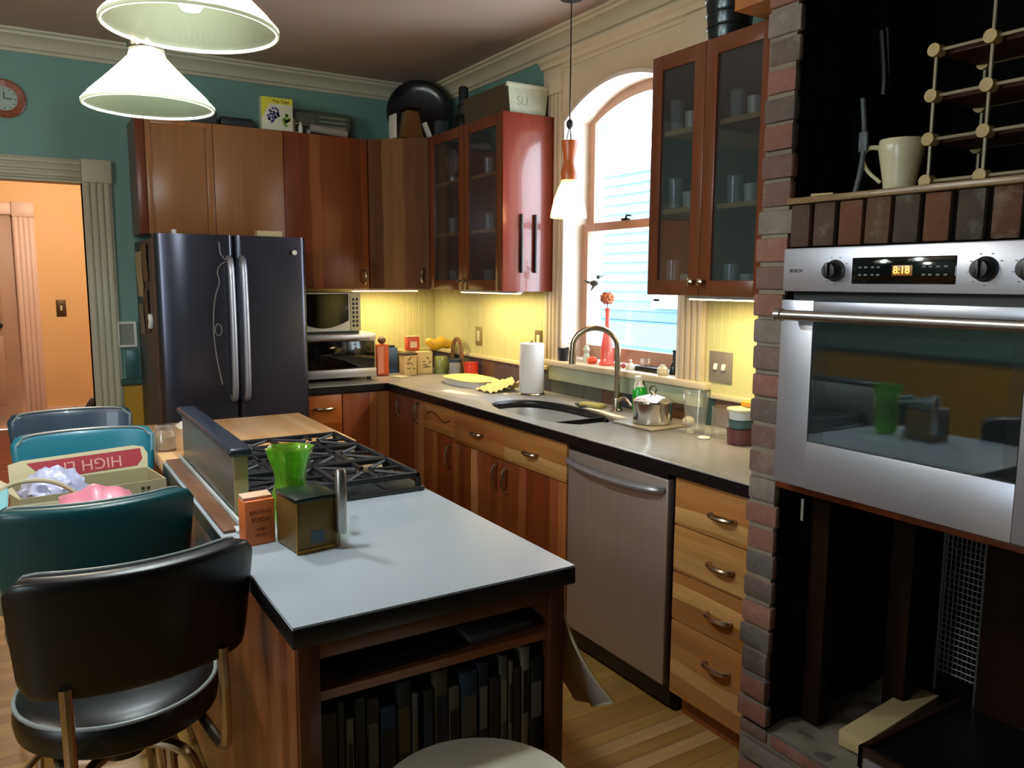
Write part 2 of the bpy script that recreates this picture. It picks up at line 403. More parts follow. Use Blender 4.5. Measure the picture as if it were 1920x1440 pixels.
# right wall with arched window hole
WY0, WY1, WZ0, WSP, WTOP = 2.545, 3.445, 1.095, 2.32, 2.475
def arch(y0, y1, z0, zs, zt, n=20):
    c = (y0+y1)/2; a = (y1-y0)/2; h = zt-zs; R = (a*a+h*h)/(2*h); zc = zt-R; t = math.asin(a/R)
    return [(y0, z0)] + [(c+R*math.sin(-t+2*t*i/n), zc+R*math.cos(-t+2*t*i/n)) for i in range(n+1)] + [(y1, z0)]
wr = struct('wall_right', MB().box(XR, XR+.25, -2.2, YB+.12, 0, ZC), M['teal'], 0)
cut(wr, MB().prism(arch(WY0, WY1, WZ0-.04, WSP, WTOP), XR-.2, XR+.5).build('cutter', M['teal']))
# crown mouldings: profile (out from wall, down from ceiling)
crown = [(0, -.10), (.012, -.10), (.018, -.085), (.03, -.08), (.036, -.06), (.058, -.035), (.078, -.028), (.082, -.015), (.098, -.012), (.10, 0), (0, 0)]
struct('trim_3', MB().prism([(YB-o, ZC+d) for o, d in crown], -2.6, XR, 'X'), M['trimp'])
struct('trim_4', MB().prism([(XR-o, ZC+d) for o, d in crown], -2.2, YB-.01, 'Y'), M['trimw'])
# kitchen-side doorway casing (fluted, with corner block)
def casing_v(mb, x0, x1, y, z0, z1, d=.025, out=-1):
    w = x1-x0
    mb.box(x0, x1, y+out*d, y, z0, z1, .003)
    for k in (0.04, .27, .5, .73): mb.box(x0+w*k, x0+w*(k+.19), y+out*(d+.010), y+out*d*.5, z0, z1, .004)
b = MB(); casing_v(b, DX1, .462, YB, 0, DZ, .02)
b.box(DX1-.002, .466, YB-.04, YB, DZ-.01, 2.155, .006)
b.box(DX0-.15, DX0, YB-.022, YB, 0, DZ); b.box(DX0-.15, DX0, YB-.04, YB, DZ-.01, 2.155, .006)
b.box(DX0, DX1-.002, YB-.02, YB, DZ, 2.15, .004)
for k in range(3): b.box(DX0, DX1-.002, YB-.032, YB-.01, DZ+.012+k*.033, DZ+.034+k*.033, .006)
b.box(DX1, DX1+.012, YB, YB+.12, 0, DZ); b.box(DX0, DX1, YB, YB+.12, DZ-.012, DZ)
struct('door_1', b, M['trimp'])
# hallway beyond
HY = 9.4
struct('floor_hall', MB().box(-2.6, 1.6, YB, HY, -.06, 0), M['redfloor'], 0)
struct('ceiling_hall', MB().box(-2.6, 1.6, YB+.12, HY+.1, 2.9, 2.96), M['pinkish'], 0)
b = MB(); b.box(.12, 1.6, HY, HY+.1, 0, 2.9); b.box(-2.6, -1.05, HY, HY+.1, 0, 2.9); b.box(-1.05, .12, HY, HY+.1, 2.15, 2.9)
b.box(-1.2, .3, HY+.5, HY+.55, 0, 2.9); b.box(-1.2, -1.15, HY, HY+.5, 0, 2.9); b.box(.25, .3, HY+.1, HY+.5, 0, 2.9)  # unseen walls added behind the hall door to block sky light
struct('wall_hall', b, M['orange'], 0)
b = MB(); b.box(1.6, 1.7, YB+.12, HY+.1, 0, 2.9); b.box(-2.7, -2.6, YB+.12, HY+.1, 0, 2.9)
struct('wall_hall_side', b, M['orange'], 0)
b = MB(); casing_v(b, -.03, .16, HY, 0, 2.16, .03); b.box(-.03, .165, HY-.05, HY, 2.12, 2.27, .006); b.box(-1.1, -.03, HY-.035, HY, 2.14, 2.26, .01)
struct('door_2', b, M['pinkish'])
b = MB(); b.box(.16, 1.6, HY-.03, HY, 0, .2, .008)
struct('baseboard_hall', b, M['pinkish'])
d = bpy.data.objects.new('door_3', None); COL.objects.link(d); d.location = (-.06, HY+.02, 0); d['kind'] = 'structure'
b = MB(); b.box(-1.05, -.02, HY+.02, HY+.06, .0, 2.14, .004)
for z0, z1 in ((.25, .95), (1.1, 1.95)):
    for x0, x1 in ((-.84, -.55), (-.45, -.17)): b.box(x0, x1, HY+.008, HY+.03, z0, z1, .012)
b.build('door_leaf', M['doorw'], d)
b = MB(); b.lathe([(.0, 0), (.026, .003), (.03, .02), (.02, .04), (.01, .06)], (-.20, HY-.05, 1.05), 16, 'Y'); b.build('door_knob', M['black'], d)
light('hall_lamp_light', 'POINT', (.4, 7.6, 2.35), 55, (1, .90, .74), radius=.12)['kind'] = 'structure'  # unseen point light added to brighten the orange hall wall
light('dining_lamp_light', 'POINT', (-1.55, 2.3, 2.25), 30, (1, .93, .82), radius=.10)['kind'] = 'structure'  # added off-frame fill to lift the left side and its reflections
# hall light switch
sw = thing('light_switch', 'small dark bronze light switch on the orange hallway wall', 'switch', (.345, HY-.006, 1.215))
MB().box(.30, .39, HY-.008, HY, 1.13, 1.30, .003).build('switch_plate', pbr('bronze_plate', '5a4020', .4, .6), sw)
MB().box(.335, .355, HY-.02, HY-.008, 1.19, 1.24, .003).build('toggle', M['cream'], sw)

# window: outer casing, jamb, sashes
wn = bpy.data.objects.new('window_1', None); COL.objects.link(wn); wn.location = (XR, 2.995, WZ0); wn['kind'] = 'structure'
def yz_casing(y0, y1, z0, z1):
    mb = MB(); w = y1-y0; mb.box(XR-.022, XR+.0, y0, y1, z0, z1, .003)
    for k in (.04, .28, .52, .76): mb.box(XR-.034, XR-.01, y0+w*k, y0+w*(k+.17), z0, z1, .004)
    return mb
yz_casing(3.445, 3.59, 1.09, 2.47).build('window_casing', M['trimw'], wn)
yz_casing(2.40, 2.545, 1.09, 2.47).build('window_casing', M['trimw'], wn)
cb = MB(); cb.box(XR-.045, XR, 3.44, 3.595, 2.47, 2.60, .006); cb.box(XR-.045, XR, 2.395, 2.55, 2.47, 2.60, .006); cb.build('corner_block', M['trimw'], wn)
hd = MB().box(XR-.022, XR, 2.545, 3.445, 2.25, 2.60).build('head_panel', M['trimw'], wn)
cutr = MB().prism(arch(WY0, WY1, WZ0-.04, WSP, WTOP), XR-.2, XR+.5).build('cutter', M['teal'])
cutr.location = (-XR, -2.995, -WZ0)
hd.parent = None; cut(hd, cutr); hd.parent = wn
b = MB(); b.prism([(XR, 2.585), (XR-.03, 2.585), (XR-.034, 2.60), (XR-.05, 2.605), (XR-.055, 2.625), (XR-.075, 2.635), (XR-.075, 2.652), (XR, 2.652)], 2.38, 3.61, 'Y')
b.build('head_moulding', M['trimw'], wn)
a_in = arch(WY0, WY1, WZ0, WSP, WTOP); a_in2 = arch(WY0+.018, WY1-.018, WZ0, WSP, WTOP-.018)
MB().strip(a_in, a_in2, XR-.024, XR+.20).build('jamb_lining', pbr('jamb_paint', 'd9c8b6', .4), wn)
a_b = arch(WY0+.018, WY1-.018, WZ0, WSP-.0, WTOP-.018); a_c = arch(WY0+.062, WY1-.062, WZ0, WSP-.0, WTOP-.062)
# upper sash (outer), lower sash (inner)
def sash(name, x0, x1, zb, zt, top_arch):
    mb = MB(); y0, y1 = WY0+.018, WY1-.018; s = .048
    if top_arch:
        A = arch(y0, y1, zb, WSP, WTOP-.018); B = arch(y0+s, y1-s, zb, WSP, WTOP-.018-s); mb.strip(A, B, x0, x1)
        gl = [(y0+s, zb+.02)] + B[1:-1] + [(y1-s, zb+.02)]
    else:
        mb.box(x0, x1, y0, y0+s, zb, zt); mb.box(x0, x1, y1-s, y1, zb, zt); mb.box(x0-.0, x1, y0+s, y1-s, zt-.04, zt)
        gl = [(y0+s, zb+.05), (y0+s, zt-.04), (y1-s, zt-.04), (y1-s, zb+.05)]
    mb.box(x0, x1, y0+s, y1-s, zb, zb+(.04 if top_arch else .07))
    so = mb.build(name, M['sash'], wn)
    MB().prism(gl, (x0+x1)/2-.002, (x0+x1)/2+.002).build('pane', M['glass'], so, 0)
sash('upper_sash', 2.582, 2.612, 1.775, 0, True); sash('lower_sash', 2.545, 2.577, WZ0+.015, 1.81, False)
b = MB(); b.box(2.535, 2.556, 3.05, 3.10, 1.81, 1.822, .003); b.tube([(2.545, 3.075, 1.822), (2.54, 3.06, 1.835), (2.54, 3.03, 1.83)], .005); b.build('sash_lock', M['black'], wn)
# sill + apron
b = MB(); b.box(2.395, 2.62, 2.36, 3.56, 1.062, 1.095, .008, 3); b.build('sill', M['trimw'], wn)
b = MB(); b.box(2.415, XR, 2.40, 3.54, .985, 1.062, .004); b.build('apron', pbr('apron_paint', 'a9ae94', .45), wn)
# side window of the room (gives the cool light from the left)
w2 = bpy.data.objects.new('window_2', None); COL.objects.link(w2); w2.location = (-2.6, .55, .95); w2['kind'] = 'structure'
b = MB()
for y0, y1, z0, z1 in ((-.12, 0, .85, 2.3), (1.1, 1.22, .85, 2.3), (0, 1.1, 2.2, 2.32), (0, 1.1, .85, .95)): b.box(-2.6, -2.575, y0, y1, z0, z1, .004)
b.build('window_casing', M['trimw'], w2)
b = MB()
for y0, y1, z0, z1 in ((0, .05, .95, 2.2), (1.05, 1.1, .95, 2.2), (.05, 1.05, 2.15, 2.2), (.05, 1.05, .95, 1.01), (.05, 1.05, 1.55, 1.60)): b.box(-2.68, -2.65, y0, y1, z0, z1)
sh = b.build('sash', M['trimw'], w2); MB().box(-2.667, -2.663, .05, 1.05, 1.0, 2.16).build('pane', M['glass'], sh, 0)

# neighbouring house outside
nb = thing('neighbouring_house', 'pale clapboard house standing outside beyond the sink window', 'house', (7.6, 4.9, -1))
b = MB()
for k in range(30): b.prism([(7.6, -1+k*.14), (7.57, -1+k*.14), (7.595, -1+k*.14+.14), (7.6, -1+k*.14+.14)], 2.0, 10.5, 'Y')
b.box(7.6, 7.8, 2.0, 10.5, -1, 3.2)
b.build('wall', pbr('clapboard_paint', '56788e', .6, var=.04), nb, 0)
hw = MB()
for y0, y1, z0, z1 in ((7.2, 7.32, 1.25, 2.55), (8.3, 8.42, 1.25, 2.55), (7.2, 8.42, 2.5, 2.68), (7.15, 8.47, 1.15, 1.28), (7.32, 8.3, 1.88, 1.94)): hw.box(7.50, 7.6, y0, y1, z0, z1)
wf = hw.build('window', pbr('house_window_trim', '9caab2', .5, var=.02), nb, 0)
MB().box(7.55, 7.56, 7.3, 8.32, 1.26, 2.52).build('pane', pbr('house_pane', '8fa0aa', .1), wf, 0)
MB().box(7.3, 7.6, 2.0, 10.5, .62, .95, .02).build('sill_course', pbr('house_base_band', '4b7a9c', .6), nb, 0)

# ------------------------------------------------------------------ base cabinets + counters
def bar_pull(mb, p0, p1, out, r=.006, lift=.028):
    """bow pull between p0 and p1 standing off along out"""
    p0, p1, out = V(p0), V(p1), V(out); d = (p1-p0)
    pts = [p0, p0+out*lift*.7+d*.03, p0+out*lift+d*.22, p0+out*lift*1.15+d*.5, p0+out*lift+d*.78, p1+out*lift*.7-d*.03, p1]
    mb.tube(pts, lambda t: r*(1+.5*math.sin(PI*t)), 8, smooth=1)
    return mb
XF = 1.835
def door_x(par, y0, y1, z0, z1, mat, x=XF, t=.02, name='door', pull=None, bev=.002):
    d = MB().box(x, x+t, y0+.0015, y1-.0015, z0, z1, bev).build(name, mat, par)
    if pull: bar_pull(MB(), (x, *pull[0]), (x, *pull[1]), (-1, 0, 0)).build('handle', M['nickel'], d)
    return d
def door_y(par, x0, x1, z0, z1, mat, y, t=.02, name='door', pull=None):
    d = MB().box(x0+.0015, x1-.0015, y, y+t, z0, z1, .002).build(name, mat, par)
    if pull: bar_pull(MB(), (pull[0][0], y, pull[0][1]), (pull[1][0], y, pull[1][1]), (0, -1, 0)).build('handle', M['nickel'], d)
    return d
ZT = .872
# drawer stack beside the chimney
c = thing('drawer_cabinet', 'honey wood four-drawer base cabinet between dishwasher and brick pier', 'cabinet', (2.1, 1.76, 0))
MB().box(XF+.02, 2.43, 1.58, 1.925, .10, ZT).build('body', M['wooddark'], c); MB().box(1.90, 2.43, 1.58, 1.925, 0, .10).build('toe_kick', M['woodh2'], c)
for z0, z1 in ((.702, .862), (.539, .698), (.368, .535), (.10, .364)):
    zc = z0+(z1-z0)*(.48 if z1 > .4 else .68)
    door_x(c, 1.582, 1.925, z0, z1, M['woodh'], name='drawer', pull=((1.655, zc), (1.755, zc)))
# dishwasher
dwr = thing('dishwasher', 'stainless steel dishwasher under the counter with bowed bar handle', 'dishwasher', (2.1, 2.235, 0))
MB().box(XF+.03, 2.42, 1.95, 2.53, .02, ZT-.005).build('tub', M['black'], dwr)
MB().box(XF-.005, XF+.03, 1.955, 2.535, .105, .845, .006, 3).build('door', M['steeldw'], dwr)
MB().box(1.89, 1.93, 1.94, 2.545, .0, .10).build('kick_plate', M['black'], dwr)
b = MB(); hp = [(XF-.005, 2.515, .805), (XF-.035, 2.50, .806), (XF-.048, 2.38, .80), (XF-.052, 2.24, .797), (XF-.048, 2.10, .80), (XF-.035, 1.99, .806), (XF-.005, 1.975, .805)]
b.tube(hp, .013, 10, smooth=2); b.build('handle', M['steelh'], dwr)
MB().box(XF-.003, XF+.02, 1.957, 2.533, .8455, .866, .002).build('control_strip', M['black'], dwr)
# base cabinets along window wall
def base(name, label, y0, y1, grp=None):
    c = thing(name, label, 'cabinet', (2.1, (y0+y1)/2, 0), 0, grp)
    MB().box(XF+.02, 2.43, y0+.001, y1-.001, .10, ZT-.02 if name == 'sink_cabinet' else ZT).build('body', M['wooddark'], c)
    MB().box(1.90, 2.43, y0+.001, y1-.001, 0, .10).build('toe_kick', M['wooddark'], c); return c
c = thing('sink_cabinet', 'reddish wood sink base cabinet with two doors, left of the dishwasher', 'cabinet', (1.9, 3.04, 0))
b = MB(); b.box(XF+.02, 1.87, 2.551, 3.529, .10, .865); b.box(1.87, 2.43, 2.551, 2.57, .10, .865); b.box(1.87, 2.43, 3.51, 3.529, .10, .865); b.box(1.87, 2.43, 2.57, 3.51, .10, .12)
b.build('body', M['wooddark'], c); MB().box(1.90, 2.43, 2.551, 3.529, 0, .10).build('toe_kick', M['wooddark'], c)
door_x(c, 2.551, 3.046, .70, .862, M['woodh'], name='drawer', pull=((2.76, .775), (2.86, .775)))
door_x(c, 3.046, 3.53, .70, .862, M['woodh2'], name='drawer', pull=((3.235, .782), (3.325, .782)))
door_x(c, 2.551, 3.046, .10, .696, M['wood'], pull=((3.01, .668), (3.01, .555)))
door_x(c, 3.046, 3.53, .10, .696, M['wood'], pull=((3.10, .668), (3.10, .558)))
c = base('base_cabinet', 'narrow wood base cabinet with one small drawer, left of the sink base', 3.531, 3.90)
dd = door_x(c, 3.531, 3.90, .715, .862, M['woodh2'], name='drawer')
b = MB(); b.tube([(XF-.001, 3.85-.27*t, .80+.018*math.sin(t*PI*2)) for t in [i/12 for i in range(13)]], .004, 6); b.build('carved_scroll', M['wooddark'], dd)
door_x(c, 3.531, 3.90, .10, .711, M['wood'], pull=((3.575, .668), (3.575, .56)))
c = base('pull_out_cabinet', 'slim wood pull-out base cabinet with one tall vertical handle', 3.902, 4.028)
door_x(c, 3.903, 4.027, .10, .862, M['woodb'], pull=((3.952, .84), (3.952, .735)))
c = thing('corner_base_cabinet', 'inside-corner wood base cabinet with a folding door, under the toaster oven end', 'cabinet', (2.1, 4.6, 0))
b = MB(); b.box(XF+.02, 2.43, 4.03, 4.96, .10, ZT); b.box(1.546, XF+.021, 4.37+.02, 4.96, .10, ZT); b.build('body', M['wooddark'], c)
b = MB(); b.box(1.90, 2.43, 4.03, 4.96, 0, .10); b.box(1.546, 1.90, 4.44, 4.96, 0, .10); b.build('toe_kick', M['wooddark'], c)
door_x(c, 4.03, 4.39, .10, .862, M['wooddark'], pull=((4.20, .83), (4.20, .73)))
door_y(c, 1.546, 1.835, .10, .862, M['wood'], 4.37)
c = thing('base_cabinet', 'narrow orange wood drawer cabinet beside the fridge', 'cabinet', (1.44, 4.6, 0))
MB().box(1.34, 1.544, 4.39, 4.96, .10, ZT).build('body', M['wooddark'], c); MB().box(1.34, 1.544, 4.44, 4.96, 0, .10).build('toe_kick', M['wooddark'], c)
for z0, z1 in ((.635, .862), (.37, .631), (.10, .366)):
    door_y(c, 1.342, 1.542, z0, z1, wood('cherry_orange_drawer', ['a3541c', 'ac5c20', '9a4c18'], horizontal=True, board=.1) if z0 > .6 else M['woodh2'], 4.37, name='drawer', pull=((1.38, .785+(z0-.635)), (1.49, .785+(z0-.635))))
# L-shaped worktop with sink cut-out
wt = thing('worktop', 'L-shaped grey-brown laminate worktop with black edge along window wall', 'worktop', (2.1, 3.0, ZT))
Lp = [(1.81, 1.577), (2.444, 1.577), (2.444, 4.979), (1.322, 4.979), (1.322, 4.346), (1.81, 4.346)]
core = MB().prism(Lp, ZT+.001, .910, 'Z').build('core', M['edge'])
Lt = [(1.811, 1.5775), (2.4435, 1.5775), (2.4435, 4.9785), (1.3225, 4.9785), (1.3225, 4.347), (1.811, 4.347)]
top = MB().prism(Lt, .910, .914, 'Z').build('laminate_top', M['lam2'])
def superell(cx, cy, rx, ry, n=48, e=2.6):
    o = []
    for i in range(n):
        a = 2*PI*i/n; ca, sa = math.cos(a), math.sin(a)
        o.append((cx+rx*math.copysign(abs(ca)**(2/e), ca), cy+ry*math.copysign(abs(sa)**(2/e), sa)))
    return o
SC = (2.065, 3.01, .185, .385)
for o in (core, top):
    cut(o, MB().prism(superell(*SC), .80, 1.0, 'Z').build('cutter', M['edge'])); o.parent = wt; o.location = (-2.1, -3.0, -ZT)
# sink bowl
sk = thing('kitchen_sink', 'oval undermounted stainless steel sink bowl in the worktop', 'sink', (SC[0], SC[1], .70))
b = MB(); rings = []
for k, (s_, z) in enumerate(((1.04, .872), (1.0, .872), (.985, .84), (.95, .74), (.88, .705), (.5, .698), (.08, .694))):
    rings.append([b.b.verts.new((x, y, z)) for x, y in superell(SC[0], SC[1], SC[2]*s_, SC[3]*s_)])
for a, c2 in zip(rings, rings[1:]):
    for i in range(48): b.b.faces.new((a[i], a[(i+1) % 48], c2[(i+1) % 48], c2[i]))
b.b.faces.new(rings[-1]); bw = b.build('bowl', pbr('sink_steel', 'c4c4c2', .35, .6), sk)
MB().lathe([(.035, .699), (.04, .702), (.03, .704), (0, .703)], (SC[0], SC[1], 0), 20).build('drain', M['chrome'], sk)
# beadboard splash, tile strip and trim
b = MB(); b.box(XR-.008, XR, 3.595, YB, 1.05, 1.47); b.box(XR-.008, XR, 1.577, 2.398, 1.05, 1.47)
for i in range(60):
    y = 1.60+i*.042
    if y < 2.39: b.box(XR-.010, XR-.006, y, y+.036, 1.05, 1.47, .002, 1)
for i in range(33): b.box(XR-.010, XR-.006, 3.60+i*.042, 3.636+i*.042, 1.05, 1.47, .002, 1)
struct('trim_5', b, M['splash'], 0)
b = MB(); b.box(1.30, XR-.01, YB-.008, YB, 1.05, 1.47)
for i in range(27): b.box(1.30+i*.042, 1.336+i*.042, YB-.010, YB-.006, 1.05, 1.47, .002, 1)
struct('trim_6', b, M['splash'], 0)
nt = NT('slate_tile'); gi = nt.n('ShaderNodeNewGeometry').outputs['Random Per Island']
cc = nt.ramp(gi, [(0, '4a3a44'), (.16, '2f4a48'), (.33, '5e4334'), (.5, '3b3f55'), (.66, '6a4a3a'), (.83, '55564a')], 'CONSTANT')
nz = nt.noise(nt.coord(), 24, 5, .7); vv = nt.n('ShaderNodeCombineXYZ'); q = nt.math('ADD', .6, nt.math('MULTIPLY', nz, .8)); [nt.l(q, vv.inputs[i]) for i in range(3)]
nt.l(nt.mix(1.0, cc, vv.outputs[0], 'MULTIPLY'), nt.p.inputs['Base Color']); nt.p.inputs['Roughness'].default_value = .4; nt.bump(nz, .3, .003); M['slate'] = nt.m
b = MB(); y = 1.58
while y < YB-.02:
    y2 = min(y+.148, YB-.01); zt = 1.03 if (y > 3.52 or y < 2.38) else .985
    b.box(XR-.014, XR-.002, y, y2, .9145, zt, .002, 1); y += .151
x = 1.33
while x < XR-.02: b.box(x, min(x+.148, XR-.016), YB-.014, YB-.002, .9145, 1.03, .002, 1); x += .151
struct('trim_7', b, M['slate'], 0)
b = MB(); b.box(XR-.024, XR, 3.565, YB, 1.031, 1.054, .005); b.box(XR-.024, XR, 1.58, 2.355, 1.031, 1.054, .005); b.box(1.33, XR-.02, YB-.024, YB, 1.031, 1.054, .005)
struct('trim_8', b, pbr('bullnose_tile', 'd0c39a', .4), 35)

# ------------------------------------------------------------------ wall cabinets
def pull_small_x(par, x, y, z):
    b = MB(); b.lathe([(.005, 0), (.006, -.012), (.013, -.016), (.014, -.024), (.006, -.03), (0, -.031)], (x, y, z), 12, 'X'); b.build('knob', M['nickel'], par)
ZU0, ZU1 = 1.462, 2.355
def upper_y(name, label, x0, x1, z0, doors, mat_list):
    c = thing(name, label, 'cabinet', ((x0+x1)/2, 4.8, z0))
    MB().box(x0+.001, x1-.001, 4.672, 4.96, z0, ZU1).build('body', M['wooddark'], c)
    return c
# over-fridge cabinet: two doors
c = thing('wall_cabinet', 'plain brown wood cabinet above the fridge with two doors', 'cabinet', (.94, 4.8, 1.75))
MB().box(.556, 1.326, 4.672, 4.96, 1.75, ZU1).build('body', M['wooddark'], c)
MB().box(.556, .60, 4.652, 4.671, 1.752, ZU1-.002, .002).build('side_stile', M['wooddark'], c)
d = MB().box(.602, .942, 4.652, 4.671, 1.752, ZU1-.002, .002).build('door', M['woodplain'], c)
b = MB(); b.box(.604, .63, 4.644, 4.653, 1.754, ZU1-.004, .002); b.box(.905, .940, 4.644, 4.653, 1.754, ZU1-.004, .002); b.box(.63, .905, 4.644, 4.653, ZU1-.03, ZU1-.004, .002); b.build('frame', M['woodplain'], d)
MB().box(.944, 1.325, 4.650, 4.671, 1.752, ZU1-.002, .002).build('door', M['woodplain'], c)
c = thing('wall_cabinet', 'tall red-brown striped wood cabinet above the microwave', 'cabinet', (1.58, 4.8, ZU0))
MB().box(1.328, 1.834, 4.672, 4.96, ZU0, ZU1).build('body', M['wooddark'], c)
d = MB().box(1.329, 1.833, 4.651, 4.671, ZU0, ZU1-.002, .002).build('door', M['wood'], c)
bar_pull(MB(), (1.385, 4.651, 1.60), (1.385, 4.651, 1.69), (0, -1, 0)).build('handle', M['nickel'], d)
bar_pull(MB(), (1.80, 4.651, 1.49), (1.80, 4.651, 1.575), (0, -1, 0)).build('handle', M['nickel'], d)
# diagonal corner cabinet
c = thing('corner_wall_cabinet', 'diagonal corner wall cabinet with one plain brown wood door', 'cabinet', (2.2, 4.75, ZU0))
P0, P1 = V((1.836, 4.651)), V((2.109, 4.371)); dv = (P1-P0).normalized(); nv = V((-dv.y, dv.x))   # towards corner
if nv.x+nv.y < 0: nv = -nv
B0, B1 = P0+nv*.021, P1+nv*.021
MB().prism([(B0.x, B0.y), (B1.x, B1.y), (2.43, 4.372), (2.43, 4.96), (1.838, 4.96), (1.838, B0.y)], ZU0, ZU1, 'Z').build('body', M['wooddark'], c)
q0, q1 = P0+dv*.003, P1-dv*.003
d = MB().prism([(q0.x, q0.y), (q1.x, q1.y), ((q1+nv*.02).x, (q1+nv*.02).y), ((q0+nv*.02).x, (q0+nv*.02).y)], ZU0, ZU1-.002, 'Z').build('door', M['wooddiag'], c)
hp_ = P1-dv*.04
bar_pull(MB(), (hp_.x, hp_.y, 1.50), (hp_.x, hp_.y, 1.585), (-nv.x, -nv.y, 0)).build('handle', M['nickel'], d)
# glazed cabinets
XU = 2.107
def glazed(label, y0, y1, split, knobs, endmat, wm):
    c = thing('glazed_cabinet', label, 'cabinet', (2.28, (y0+y1)/2, ZU0))
    b = MB(); b.box(XU+.02, 2.43, y0+.016, y0+.034, ZU0, ZU1); b.box(XU+.02, 2.43, y1-.018, y1, ZU0, ZU1); b.box(XU+.02, 2.43, y0+.034, y1-.018, ZU0, ZU0+.018); b.box(XU+.02, 2.43, y0+.034, y1-.018, ZU1-.018, ZU1)
    b.box(2.415, 2.43, y0+.034, y1-.018, ZU0+.018, ZU1-.018); b.build('body', wood(wm+'_box', ['46301f', '4e3624'], board=.3), c)
    MB().box(XU+.001, 2.43, y0, y0+.016, ZU0-.004, ZU1+.002, .001).build('end_panel', endmat, c)
    for z in (1.77, 2.06): MB().box(XU+.024, 2.41, y0+.036, y1-.02, z, z+.018).build('shelf', pbr('shelf_edge_'+wm, '9a7a4c', .5), c)
    for (a, e), ky in zip(((y0+.016, split), (split, y1)), knobs):
        mb = MB(); s = .055
        mb.box(XU, XU+.02, a+.001, a+s, ZU0, ZU1-.002, .002); mb.box(XU, XU+.02, e-s, e-.001, ZU0, ZU1-.002, .002)
        mb.box(XU+.001, XU+.019, a+s-.002, e-s+.002, ZU0, ZU0+s, .001); mb.box(XU+.001, XU+.019, a+s-.002, e-s+.002, ZU1-s-.002, ZU1-.002, .001)
        d = mb.build('door', M['woodgl'], c)
        MB().box(XU+.008, XU+.012, a+s-.004, e-s+.004, ZU0+s-.004, ZU1-s+.002).build('pane', M['cglass'], d, 0)
        if ky: pull_small_x(d, XU, ky, ZU0+.05)
    return c
glazed('dark glazed corner wall cabinet with red end panel, left of the window', 3.515, 4.369, 3.94, (3.90, 3.97), M['redpanel'], 'left')
glazed('two-door glazed wall cabinet right of the window beside the brick pier', 1.80, 2.405, 2.125, (2.10, 2.15), M['wooddark'], 'right')
# orange wood box above the right glazed cabinet
single('filler_cabinet', MB().box(2.0, 2.43, 1.60, 1.90, 2.37, 2.765, .002), wood('orange_filler', ['a86a3a', 'b07444'], board=.3, grain=.15), 'orange-brown wood filler box on top of glazed cabinet at the brick pier', 'cabinet')
# slotted knife-like black vents on the red end panel
for y_, lab in ((2.215, 'left black magnetic knife strip on the red cabinet end panel'), (2.30, 'right black magnetic knife strip on the red cabinet end panel')):
    single('knife_strip', MB().box(y_-.006, y_+.006, 3.497, 3.515, 1.555, 1.855, .003), M['black'], lab, 'knife strip', 'black strips on the red end panel')
# under cabinet lights
def ucl(x0, x1, y0, y1, ang, label, power):
    cx, cy = (x0+x1)/2, (y0+y1)/2; L = max(x1-x0, y1-y0)
    t = thing('under_cabinet_light', label, 'light', (cx, cy, 1.455))
    mb = MB(); mb.box(x0, x1, y0, y1, 1.448, 1.4615, .002)
    if ang: mb.rotz(ang, (cx, cy, 0))
    mb.build('housing', M['white'], t)
    mb = MB(); mb.box(x0+.008, x1-.008, y0+.006, y1-.006, 1.443, 1.448, .001)
    if ang: mb.rotz(ang, (cx, cy, 0))
    mb.build('lens', emis('warm_tube_'+str(round(cx, 2)), (1, .74, .36), 6), t)
    light('tube_glow', 'AREA', (cx, cy, 1.440), power, (1, .78, .40), (x1-x0)-.02, (y1-y0)-.01, (0, 0, ang), t)
ucl(1.75, 2.20, 4.72, 4.76, 0, 'glowing warm light bar under the corner wall cabinet', 2.6)
ucl(2.22, 2.26, 3.56, 4.20, 0, 'glowing warm light bar under the left glazed cabinet', 3.2)
ucl(2.20, 2.24, 1.86, 2.28, 0, 'glowing warm light bar under the right glazed cabinet', 2.9)
#@@PART2
# ------------------------------------------------------------------ chimney breast
CX = 1.79
def bricks(mb, y0, y1, z0, z1, x0, x1, pitch=.0757, jit=.004, single_w=True, L=.21):
    z = z0; k = 0
    while z < z1-.02:
        h = pitch-.011
        ys = [(y0, y1)]
        if not single_w:
            ys = []; y = y0-(L/2 if k % 2 else 0)
            while y < y1: a, e = max(y, y0), min(y+L-.01, y1); (e-a > .02) and ys.append((a, e)); y += L
        for a, e in ys:
            j = [random.uniform(-jit, jit) for _ in range(4)]
            mb.box(x0+j[0]*.8, x1, a+j[1], e+j[2], z, min(z+h, z1)+j[3]*.3, .006, 2, rot=(0, random.uniform(-.01, .01), random.uniform(-.015, .015)))
        z += pitch; k += 1
b = MB(); bricks(b, 1.474, 1.577, .205, ZC, CX, CX+.024, jit=.008)
struct('wall_chimney', b, M['brick'], 40)
struct('wall_chimney_mortar', MB().box(CX+.008, CX+.022, 1.482, 1.572, .2, ZC), M['mortar'], 0)
b = MB()
for k, xx in enumerate((1.816, 1.90, 2.115, 2.33)): bricks(b, 1.474, 1.577, .205, ZC, xx, min(xx+(.08 if k == 0 else .205), 2.44), jit=.003)
struct('wall_chimney_side', b, M['brickd'], 40)  # pier returns coloured dark as if in shade, unlike the front bricks
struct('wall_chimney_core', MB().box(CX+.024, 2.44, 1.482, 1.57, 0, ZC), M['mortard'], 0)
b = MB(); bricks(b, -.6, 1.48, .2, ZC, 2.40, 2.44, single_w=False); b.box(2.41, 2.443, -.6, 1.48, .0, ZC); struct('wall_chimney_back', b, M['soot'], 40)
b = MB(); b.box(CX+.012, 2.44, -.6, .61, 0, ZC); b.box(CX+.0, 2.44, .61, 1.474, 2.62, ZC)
struct('wall_chimney_right', b, M['mortard'], 0)
